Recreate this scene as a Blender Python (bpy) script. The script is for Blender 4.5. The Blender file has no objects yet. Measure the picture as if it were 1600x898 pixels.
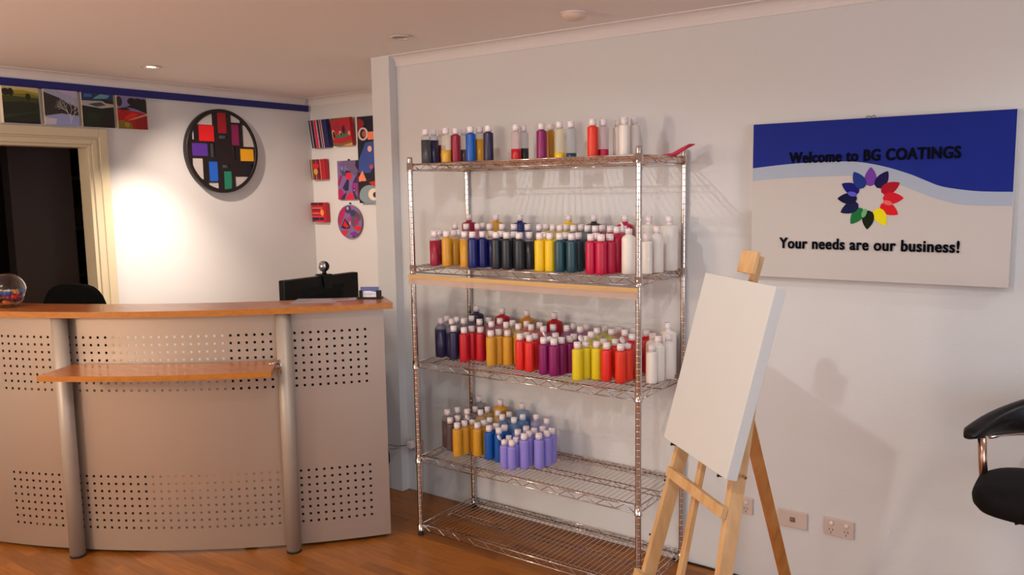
import bpy, bmesh, math, random
from mathutils import Vector, Matrix
C = bpy.context.scene.collection
scene = bpy.context.scene
random.seed(7)
PI = math.pi

# ---------------------------------------------------------------- camera
cam_data = bpy.data.cameras.new('camera')
cam = bpy.data.objects.new('camera', cam_data); C.objects.link(cam)
FPX, YAW, PITCH, ROLL = 1288.127, -0.6232583, -0.1174098, -0.0163245
CAM = Vector((2.643196, -3.314816, 1.669951))
F_ = Vector((math.sin(YAW)*math.cos(PITCH), math.cos(YAW)*math.cos(PITCH), math.sin(PITCH)))
R_ = F_.cross(Vector((0, 0, 1))).normalized(); U_ = R_.cross(F_)
R2 = math.cos(ROLL)*R_ + math.sin(ROLL)*U_; U2 = -math.sin(ROLL)*R_ + math.cos(ROLL)*U_
cam.matrix_world = Matrix(((R2.x, U2.x, -F_.x, CAM.x), (R2.y, U2.y, -F_.y, CAM.y), (R2.z, U2.z, -F_.z, CAM.z), (0, 0, 0, 1)))
cam_data.sensor_width = 36; cam_data.lens = FPX/1600*36; cam_data.clip_start = .02
scene.camera = cam

# ---------------------------------------------------------------- world, lights, exposure
scene.view_settings.view_transform = 'Standard'
scene.view_settings.look = 'None'
scene.view_settings.exposure = 0.0
scene.view_settings.gamma = 1.0
scene.view_settings.use_curve_mapping = False
w = bpy.data.worlds.new('world'); scene.world = w; w.use_nodes = True
w.node_tree.nodes['Background'].inputs[0].default_value = (.5, .55, .7, 1)
w.node_tree.nodes['Background'].inputs[1].default_value = 0.05
ZC = 2.388                                  # ceiling height
WARM = (1.0, .90, .78)
def spot(loc, power, size=120, blend=.7, col=WARM, rad=.035, aim=(0, 0, -1)):
    l = bpy.data.lights.new('downlight_or_fill_spot', 'SPOT'); l.energy = power; l.color = col
    l.spot_size = math.radians(size); l.spot_blend = blend; l.shadow_soft_size = rad
    o = bpy.data.objects.new('downlight_or_fill_spot', l); C.objects.link(o); o.location = loc
    o.rotation_euler = Vector(aim).to_track_quat('-Z', 'Y').to_euler(); return o
def area(loc, aim, sx, sy, power, col):
    l = bpy.data.lights.new('cool_area_fill', 'AREA'); l.shape = 'RECTANGLE'; l.size = sx; l.size_y = sy
    l.energy = power; l.color = col
    o = bpy.data.objects.new('cool_area_fill', l); C.objects.link(o); o.location = loc
    o.rotation_euler = Vector(aim).to_track_quat('-Z', 'Y').to_euler(); return o
# the ceiling downlights, then two unseen fill spots
spot((-1.723, -.652, ZC-.03), 170, 70, 1, (1, .84, .70), .03, (-.30, .17, -1))   # desk downlight washing the back wall
spot((-1.723, -.652, ZC-.03), 80, 105, .8, (1, .81, .67), .03, (-.1, .85, -1))
spot((1.78, -2.42, ZC-.03), 41, 165, .4, (.93, 1, 1), .02)                 # throws the easel's shadow
spot((3.35, -.62, ZC-.03), 15, 165, .4, (.95, 1, 1), .02)                  # over the sign's right end
spot((.62, -1.30, ZC-.03), 20, 165, .4, (1, 1, 1), .02)                  # over the shelving
for x, y, e in ((-.60, -2.90, 14), (-2.0, -3.6, 20)):  # unseen soft spots added as ambient fill
    spot((x, y, ZC-.06), e, 174, .15, WARM, .22)
# unseen point lights added behind the camera to brighten ceiling and upper walls
def fill_point(loc, power, col, rad=.2):
    l = bpy.data.lights.new('fill_point_light', 'POINT'); l.energy = power; l.color = col; l.shadow_soft_size = rad
    o = bpy.data.objects.new('fill_point_light', l); C.objects.link(o); o.location = loc; return o
fill_point((-1.0, -4.3, 1.72), 126, (1, .81, .62))
fill_point((1.0, -5.0, 1.75), 18, (.96, 1, 1))
fill_point((3.6, -5.0, 1.75), 16, (.90, .98, 1))
# soft cool area light added at the right for the bluish tint; source unseen
area((4.9, -3.2, 1.5), (-1, .25, -.05), 2.6, 1.9, 52, (.66, .80, 1.0))

# ---------------------------------------------------------------- materials
def srgb(r, g, b):
    f = lambda c: (c/255/12.92) if c/255 <= .04045 else ((c/255+.055)/1.055)**2.4
    return (f(r), f(g), f(b), 1)
MATS = {}
def mat(name, col, rough=.5, metal=0, bump=0, bscale=200, var=0, coat=0, spec=.5, trans=0, ior=1.45):
    if name in MATS: return MATS[name]
    m = bpy.data.materials.new(name); m.use_nodes = True; nt = m.node_tree; b = nt.nodes['Principled BSDF']
    b.inputs['Base Color'].default_value = col; b.inputs['Roughness'].default_value = rough
    b.inputs['Metallic'].default_value = metal; b.inputs['Coat Weight'].default_value = coat
    b.inputs['Specular IOR Level'].default_value = spec
    if trans: b.inputs['Transmission Weight'].default_value = trans; b.inputs['IOR'].default_value = ior
    if var or bump:
        tc = nt.nodes.new('ShaderNodeTexCoord'); n = nt.nodes.new('ShaderNodeTexNoise')
        n.inputs['Scale'].default_value = bscale; n.inputs['Detail'].default_value = 3
        nt.links.new(tc.outputs['Object'], n.inputs['Vector'])
        if var:
            mx = nt.nodes.new('ShaderNodeMix'); mx.data_type = 'RGBA'
            mx.inputs['A'].default_value = tuple(c*(1-var) for c in col[:3])+(1,)
            mx.inputs['B'].default_value = tuple(min(1, c*(1+var)) for c in col[:3])+(1,)
            nt.links.new(n.outputs['Fac'], mx.inputs['Factor']); nt.links.new(mx.outputs['Result'], b.inputs['Base Color'])
        if bump:
            bp = nt.nodes.new('ShaderNodeBump'); bp.inputs['Strength'].default_value = bump; bp.inputs['Distance'].default_value = .002
            nt.links.new(n.outputs['Fac'], bp.inputs['Height']); nt.links.new(bp.outputs['Normal'], b.inputs['Normal'])
    MATS[name] = m; return m
def shell(name, col, alpha=.55):
    """thin frosted plastic: part see-through, part soft gloss"""
    if name in MATS: return MATS[name]
    m = bpy.data.materials.new(name); m.use_nodes = True; nt = m.node_tree; b = nt.nodes['Principled BSDF']
    b.inputs['Base Color'].default_value = col; b.inputs['Roughness'].default_value = .35
    t = nt.nodes.new('ShaderNodeBsdfTransparent'); t.inputs[0].default_value = (1, 1, 1, 1)
    mx = nt.nodes.new('ShaderNodeMixShader'); mx.inputs[0].default_value = alpha
    nt.links.new(t.outputs[0], mx.inputs[1]); nt.links.new(b.outputs[0], mx.inputs[2])
    nt.links.new(mx.outputs[0], nt.nodes['Material Output'].inputs['Surface']); MATS[name] = m; return m
def emit(name, col, s):
    if name in MATS: return MATS[name]
    m = bpy.data.materials.new(name); m.use_nodes = True; b = m.node_tree.nodes['Principled BSDF']
    b.inputs['Base Color'].default_value = col; b.inputs['Emission Color'].default_value = col
    b.inputs['Emission Strength'].default_value = s; MATS[name] = m; return m

WALL = mat('painted_wall', srgb(213, 211, 210), .75, bump=.25, bscale=90, var=.012)
CEIL = mat('ceiling_paint', srgb(238, 230, 224), .85, bump=.1, bscale=60)
CORN = mat('cornice_paint', srgb(224, 216, 213), .7)
CREAM = mat('cream_door_paint', srgb(204, 190, 160), .5)
WHITEC = mat('canvas_cloth', srgb(205, 201, 197), .8, bump=.25, bscale=900)
CHROME = mat('chrome', srgb(212, 202, 196), .09, 1)
SILVER = mat('silver_powder_coat', srgb(176, 158, 143), .44, .75, bump=.15, bscale=700, var=.03)
TUBE = mat('silver_tube', srgb(172, 158, 144), .45, .25)
BLACKP = mat('black_plastic', srgb(9, 8, 9), .45, spec=.3)
BLACKR = mat('black_rubber', srgb(10, 10, 10), .7)
LEATHER = mat('black_leather', srgb(11, 6, 6), .38, bump=.3, bscale=120, spec=.35)
CAPW = mat('white_cap_plastic', srgb(236, 222, 222), .4)
PLATE = mat('switch_plate_plastic', srgb(205, 185, 175), .4)
GREY = mat('charcoal_laminate', srgb(46, 42, 42), .5)

def wood(name, c1, c2, scale=(1, 1, 1), rough=.4, coat=0, rot=(0, 0, 0)):
    m = bpy.data.materials.new(name); m.use_nodes = True; nt = m.node_tree; b = nt.nodes['Principled BSDF']
    tc = nt.nodes.new('ShaderNodeTexCoord'); mp = nt.nodes.new('ShaderNodeMapping')
    mp.inputs['Scale'].default_value = scale; mp.inputs['Rotation'].default_value = rot
    n = nt.nodes.new('ShaderNodeTexNoise'); n.inputs['Scale'].default_value = 3; n.inputs['Detail'].default_value = 6; n.inputs['Distortion'].default_value = .6
    r = nt.nodes.new('ShaderNodeValToRGB'); r.color_ramp.elements[0].position = .3; r.color_ramp.elements[1].position = .72
    r.color_ramp.elements[0].color = c1; r.color_ramp.elements[1].color = c2
    L = nt.links.new
    L(tc.outputs['Object'], mp.inputs[0]); L(mp.outputs[0], n.inputs['Vector']); L(n.outputs['Fac'], r.inputs[0]); L(r.outputs[0], b.inputs['Base Color'])
    b.inputs['Roughness'].default_value = rough; b.inputs['Coat Weight'].default_value = coat
    return m
BEECH = wood('beech_laminate', srgb(156, 84, 40), srgb(188, 112, 58), (2, 14, 14), .32, .2, (0, 0, .6))
EDGE = wood('beech_edge_band', srgb(160, 96, 26), srgb(180, 112, 36), (2, 14, 30), .35)
PINE = wood('pine_wood', srgb(190, 142, 92), srgb(214, 172, 120), (9, 9, 1.2), .5)
PINED = wood('varnished_pine', srgb(176, 108, 50), srgb(206, 142, 76), (9, 9, 1.2), .4)

def floor_mat():
    m = bpy.data.materials.new('laminate_floor'); m.use_nodes = True; nt = m.node_tree; b = nt.nodes['Principled BSDF']; L = nt.links.new
    tc = nt.nodes.new('ShaderNodeTexCoord')
    br = nt.nodes.new('ShaderNodeTexBrick'); br.offset = .37; br.offset_frequency = 2
    br.inputs['Scale'].default_value = 1; br.inputs['Brick Width'].default_value = .46; br.inputs['Row Height'].default_value = .066
    br.inputs['Mortar Size'].default_value = .0006; br.inputs['Mortar'].default_value = srgb(120, 60, 22)
    br.inputs['Color1'].default_value = srgb(136, 80, 26); br.inputs['Color2'].default_value = srgb(170, 104, 38); br.inputs['Bias'].default_value = 0
    mp = nt.nodes.new('ShaderNodeMapping'); mp.inputs['Scale'].default_value = (1.5, 16, 1)
    n = nt.nodes.new('ShaderNodeTexNoise'); n.inputs['Scale'].default_value = 4; n.inputs['Detail'].default_value = 6; n.inputs['Distortion'].default_value = .8
    L(tc.outputs['Object'], br.inputs['Vector']); L(tc.outputs['Object'], mp.inputs[0]); L(mp.outputs[0], n.inputs['Vector'])
    rp = nt.nodes.new('ShaderNodeValToRGB'); rp.color_ramp.elements[0].position = .35; rp.color_ramp.elements[1].position = .7
    rp.color_ramp.elements[0].color = (.72, .66, .6, 1); rp.color_ramp.elements[1].color = (1, 1, 1, 1)
    mx = nt.nodes.new('ShaderNodeMix'); mx.data_type = 'RGBA'; mx.blend_type = 'MULTIPLY'; mx.inputs['Factor'].default_value = 1
    L(n.outputs['Fac'], rp.inputs[0]); L(br.outputs['Color'], mx.inputs['A']); L(rp.outputs[0], mx.inputs['B']); L(mx.outputs['Result'], b.inputs['Base Color'])
    b.inputs['Roughness'].default_value = .38; b.inputs['Specular IOR Level'].default_value = .4
    return m
FLOOR = floor_mat()

# ---------------------------------------------------------------- mesh helpers
class MB:
    def __init__(s): s.bm = bmesh.new(); s.mi = 0
    def face(s, pts, mi=None):
        vs = [s.bm.verts.new(p) for p in pts]; f = s.bm.faces.new(vs); f.material_index = s.mi if mi is None else mi; return f
    def hexa(s, P, mi=None):
        """P: 8 points, bottom ring 0-3, top ring 4-7"""
        vs = [s.bm.verts.new(p) for p in P]
        for q in ((3, 2, 1, 0), (4, 5, 6, 7), (0, 1, 5, 4), (1, 2, 6, 5), (2, 3, 7, 6), (3, 0, 4, 7)):
            f = s.bm.faces.new([vs[i] for i in q]); f.material_index = s.mi if mi is None else mi
    def box(s, x0, x1, y0, y1, z0, z1, mi=None):
        s.hexa([(x0, y0, z0), (x1, y0, z0), (x1, y1, z0), (x0, y1, z0), (x0, y0, z1), (x1, y0, z1), (x1, y1, z1), (x0, y1, z1)], mi)
    def beam(s, p0, p1, a, b, mi=None):
        """box beam between p0 and p1 with half-extent vectors a and b"""
        p0, p1, a, b = map(Vector, (p0, p1, a, b))
        s.hexa([p0-a-b, p0+a-b, p0+a+b, p0-a+b, p1-a-b, p1+a-b, p1+a+b, p1-a+b], mi)
    def path(s, pts, r, n=8, closed=False, mi=None, caps=True):
        pts = [Vector(p) for p in pts]; N = len(pts); rings = []
        up = Vector((0, 0, 1)); prev = None
        for i, p in enumerate(pts):
            if closed: t = (pts[(i+1) % N]-pts[i-1]).normalized()
            else: t = (pts[min(i+1, N-1)]-pts[max(i-1, 0)]).normalized()
            a = prev if prev is not None else (up if abs(t.dot(up)) < .9 else Vector((1, 0, 0)))
            a = (a-t*a.dot(t)).normalized(); prev = a; b = t.cross(a)
            rr = r[i] if isinstance(r, (list, tuple)) else r
            rings.append([s.bm.verts.new(p+a*rr*math.cos(2*PI*k/n)+b*rr*math.sin(2*PI*k/n)) for k in range(n)])
        m_ = s.mi if mi is None else mi
        for i in range(N if closed else N-1):
            A, B = rings[i], rings[(i+1) % N]
            for k in range(n):
                f = s.bm.faces.new((A[k], A[(k+1) % n], B[(k+1) % n], B[k])); f.smooth = n > 5; f.material_index = m_
        if caps and not closed:
            s.bm.faces.new(rings[0][::-1]).material_index = m_; s.bm.faces.new(rings[-1]).material_index = m_
    def lathe(s, prof, n=24, c=(0, 0, 0), M=None, mi=None, smooth=True, ang=(0, 2*PI)):
        c = Vector(c); rings = []
        for r, z in prof:
            if r < 1e-6: q = [Vector((0, 0, z))]
            else: q = [Vector((r*math.cos(2*PI*k/n), r*math.sin(2*PI*k/n), z)) for k in range(n)]
            rings.append([s.bm.verts.new((M @ v if M else v)+c) for v in q])
        m_ = s.mi if mi is None else mi
        for A, B in zip(rings, rings[1:]):
            for k in range(n):
                k2 = (k+1) % n
                if len(A) == 1 and len(B) == 1: continue
                if len(A) == 1: f = s.bm.faces.new((A[0], B[k2], B[k]))
                elif len(B) == 1: f = s.bm.faces.new((A[k], A[k2], B[0]))
                else: f = s.bm.faces.new((A[k], A[k2], B[k2], B[k]))
                f.smooth = smooth; f.material_index = m_
    def mesh(s, name, mats):
        me = bpy.data.meshes.new(name)
        for e_ in s.bm.edges:
            if len(e_.link_faces) == 2 and e_.calc_face_angle(0) > .66: e_.smooth = False
        bmesh.ops.recalc_face_normals(s.bm, faces=s.bm.faces); s.bm.to_mesh(me); s.bm.free()
        for m in (mats if isinstance(mats, (list, tuple)) else [mats]): me.materials.append(m)
        return me
    def build(s, name, mats, parent=None, loc=(0, 0, 0), bevel=0, rotz=0, sharp=None):
        o = bpy.data.objects.new(name, s.mesh(name, mats)); C.objects.link(o); o.location = loc; o.rotation_euler = (0, 0, rotz)
        if parent: o.parent = parent
        if bevel:
            md = o.modifiers.new('bevel', 'BEVEL'); md.width = bevel; md.segments = 2; md.limit_method = 'ANGLE'
        return o
def thing(name, label, cat, loc=(0, 0, 0), rotz=0, group=None):
    o = bpy.data.objects.new(name, None); C.objects.link(o); o.location = loc; o.rotation_euler = (0, 0, rotz); o.empty_display_size = .05
    return tag(o, label, cat, group)
def tag(o, label, cat, group=None):
    o['label'] = label; o['category'] = cat
    if group: o['group'] = group
    return o
def struct(o): o['kind'] = 'structure'; return o
def V(*a): return Vector(a)

# ================================================================ THE ROOM
XB, YA = -2.34, 1.01         # back wall plane, art wall plane
X1, Y0 = 5.2, -5.6           # far side and shop front, behind the camera
DY0, DY1, DZ = -1.56, -.70, 1.985    # door opening
b = MB(); b.box(XB-2.9, X1, Y0, YA+.1, -.06, 0); struct(b.build('floor', FLOOR))
b = MB(); b.box(XB-2.9, X1+.1, Y0-.1, YA+.1, ZC, ZC+.06); struct(b.build('ceiling', CEIL))
b = MB(); b.box(-.50, X1, 0, .1, 0, ZC); struct(b.build('wall_right', WALL))
b = MB(); b.box(-.61, -.48, -.055, YA, 0, ZC); struct(b.build('wall_nib', WALL))
b = MB(); b.box(XB-.1, -.5, YA, YA+.1, 0, ZC); struct(b.build('wall_art', WALL))
b = MB()
b.box(XB-.1, XB, DY1, YA, 0, ZC); b.box(XB-.1, XB, Y0, DY0, 0, ZC); b.box(XB-.1, XB, DY0, DY1, DZ, ZC)
struct(b.build('wall_back', WALL))
b = MB(); b.box(X1, X1+.1, Y0, .1, 0, ZC); struct(b.build('wall_far', WALL))
b = MB(); b.box(XB-.1, X1, Y0-.1, Y0, 0, ZC); struct(b.build('wall_front', WALL))
# coved cornices
def cove(name, p0, p1, out):
    """plaster cove from p0 to p1 (wall line), projecting 'out' (unit) into the room"""
    b = MB(); out = Vector(out); h = .055
    prof = [(0, 0), (.004, .004)]+[(h-h*math.cos(a)*.93-.0, h*math.sin(a)) for a in [PI/12*k for k in range(0, 7)]]
    prof = [(0, 0), (.006, 0)]+[(.006+(h-.01)*(1-math.cos(PI/2*k/6)), h*.92*math.sin(PI/2*k/6)) for k in range(1, 7)]+[(h, h*.92), (h, h), (0, h)]
    A = [b.bm.verts.new(Vector(p0)+out*u+V(0, 0, ZC-h+v)) for u, v in prof]; B = [b.bm.verts.new(Vector(p1)+out*u+V(0, 0, ZC-h+v)) for u, v in prof]
    n = len(prof)
    for i in range(n):
        b.bm.faces.new((A[i], A[(i+1) % n], B[(i+1) % n], B[i]))
    b.bm.faces.new(A); b.bm.faces.new(B[::-1])
    return struct(b.build(name, CORN))
cove('trim_1', (-.48, 0, 0), (X1, 0, 0), (0, -1, 0))
cove('trim_2', (XB, YA, 0), (-.61, YA, 0), (0, -1, 0))
cove('trim_3', (XB, Y0, 0), (XB, YA-.055, 0), (1, 0, 0))

# door casing (open doorway in the back wall)
b = MB()
def casing(y0, y1, z1, w, x0, x1):
    b.box(x0, x1, y1-w, y1, 0, z1); b.box(x0, x1, y0, y0+w, 0, z1); b.box(x0, x1, y0+w, y1-w, z1-w, z1)
casing(DY0-.10, DY1+.095, DZ+.092, .052, XB+.0005, XB+.022)
casing(DY0-.05, DY1+.044, DZ+.042, .014, XB+.0005, XB+.010)
casing(DY0-.036, DY1+.030, DZ+.028, .03, XB+.0005, XB+.016)
b.box(XB-.12, XB+.0005, DY1-.02, DY1, 0, DZ); b.box(XB-.12, XB+.0005, DY0, DY0+.02, 0, DZ); b.box(XB-.12, XB+.0005, DY0+.02, DY1-.02, DZ-.02, DZ)
d = struct(b.build('door_1', CREAM, bevel=.003))

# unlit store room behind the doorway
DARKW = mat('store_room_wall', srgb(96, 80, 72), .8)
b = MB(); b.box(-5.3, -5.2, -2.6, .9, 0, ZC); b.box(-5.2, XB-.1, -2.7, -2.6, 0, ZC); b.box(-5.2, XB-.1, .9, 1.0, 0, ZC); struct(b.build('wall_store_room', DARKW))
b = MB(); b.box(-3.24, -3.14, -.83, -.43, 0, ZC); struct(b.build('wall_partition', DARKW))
t = thing('storage_rack', 'dark storage rack seen through the open doorway, right of the partition', 'rack', (-3.75, 0, 0))
for (y, x) in ((-.35, -.2), (.45, -.2), (-.35, .2), (.45, .2)):
    b = MB(); b.box(x-.015, x+.015, y-.015, y+.015, 0, 1.95); b.build('post', GREY, t)
for z in (.3, .72, 1.08, 1.43, 1.8):
    b = MB(); b.box(-.2, .2, -.35, .45, z, z+.025); b.build('shelf_board', mat('rack_board', srgb(120, 110, 105), .6), t)
b = MB(); b.box(-.15, .15, -.09, .1, 0, .12); b.box(-.155, .155, -.095, .105, .12, .135)
tag(b.build('storage_box', mat('storage_box_card', srgb(150, 132, 120), .7), None, (-3.72, -.02, 1.456)), 'small dim box on the dark rack in the store room', 'box')

# blue picture rail along the back wall
b = MB(); b.box(XB+.001, XB+.014, Y0, .985, 2.288, 2.333)
struct(b.build('trim_4', mat('blue_rail_paint', srgb(24, 30, 110), .5)))

# ================================================================ CHROME WIRE SHELVING
SX, SYF, SYB = 1.182, -.436, -.016
ZS = [1.800, 1.324, .865, .399, .057]
unit = thing('shelving_unit', 'five-tier chrome wire shelving unit full of paint bottles against the right wall', 'shelving', (0, 0, 0))
def post_mesh():
    b = MB(); prof = [(0, .02), (.0125, .02)]; z = .05
    while z < 1.80:
        prof += [(.0125, z-.0012), (.0125, z), (.01225, z+.0004), (.01225, z+.0010), (.0125, z+.0014), (.0125, z+.0026)]; z += .0254
    prof += [(.0125, 1.822), (.0112, 1.830), (0, 1.830)]
    b.lathe(prof, 14); return b.mesh('post', CHROME)
pm = post_mesh()
def foot_mesh():
    b = MB(); b.lathe([(0, 0), (.015, 0), (.016, .006), (.010, .010), (.010, .018), (.0125, .02), (.0125, .024), (0, .024)], 14); return b.mesh('levelling_foot', BLACKR)
fm = foot_mesh()
for (x, y) in ((0, SYF), (SX, SYF), (0, SYB), (SX, SYB)):
    p = bpy.data.objects.new('post', pm); C.objects.link(p); p.parent = unit; p.location = (x, y, 0)
    q = bpy.data.objects.new('levelling_foot', fm); C.objects.link(q); q.parent = p
def wire_shelf(z):
    b = MB(); H = .031; r = .0030
    def rim(p0, p1):
        p0, p1 = Vector(p0), Vector(p1); d = (p1-p0); L = d.length; d.normalize(); p0 = p0+d*.014; p1 = p1-d*.014; L -= .028
        top = V(0, 0, z-.003); bot = V(0, 0, z-H)
        b.path([p0+top, p1+top], r, 6); b.path([p0+bot, p1+bot], r, 6)
        n = max(2, round(L/.047)); zz = []
        for i in range(n+1):
            zz.append(p0+d*(L*i/n)+(top if i % 2 == 0 else bot))
        b.path(zz, .0019, 5)
    rim((0, SYF, 0), (SX, SYF, 0)); rim((0, SYB, 0), (SX, SYB, 0)); rim((0, SYF, 0), (0, SYB, 0)); rim((SX, SYF, 0), (SX, SYB, 0))
    n = 47
    for i in range(1, n):
        x = SX*i/n
        b.path([(x, SYF, z-.0018), (x, SYB, z-.0018)], .0018, 5)
    for y in (SYF+.028, (SYF+SYB)/2, SYB-.028):
        b.path([(.004, y, z-.0062), (SX-.004, y, z-.0062)], .0027, 5)
    y = (SYF+SYB)/2
    b.path([(.004, y, z-.028), (SX-.004, y, z-.028)], .0026, 5)
    b.path([(SX*i/26, y, z-(.0062 if i % 2 else .028)) for i in range(27)], .0018, 5)
    s = b.build('wire_shelf', CHROME, unit)
    for (x, yy) in ((0, SYF), (SX, SYF), (0, SYB), (SX, SYB)):
        b = MB(); b.lathe([(.0128, z-.036), (.0168, z-.036), (.0168, z-.032), (.0158, z-.030), (.0152, z+.004), (.0128, z+.004)], 16, (x, yy, 0))
        b.build('collar', CHROME, s)
    return s
for z in ZS: wire_shelf(z)
# slim timber price-strip batten clipped beneath the second shelf's front rim
PALE = shell('pale_label_plastic', srgb(206, 172, 152), .45)
t = thing('shelf_batten', 'thin tan wooden batten with pale plastic edge hung below the second shelf front', 'batten', (SX/2, SYF-.021, 1.245))
b = MB(); b.box(-.60, .60, -.004, .004, .021, .040); b.build('batten', wood('batten_wood', srgb(190, 146, 90), srgb(206, 166, 110), (1.2, 20, 20), .5), t)
b = MB(); b.box(-.60, .60, -.003, .002, -.006, .021); b.build('plastic_strip', PALE, t)
b = MB(); b.box(-.005, .005, .0045, .0185, .03, .0335)
b.box(-.505, -.495, .0045, .0185, .03, .0335); b.box(.495, .505, .0045, .0185, .03, .0335); b.build('clip', CHROME, t)

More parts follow.
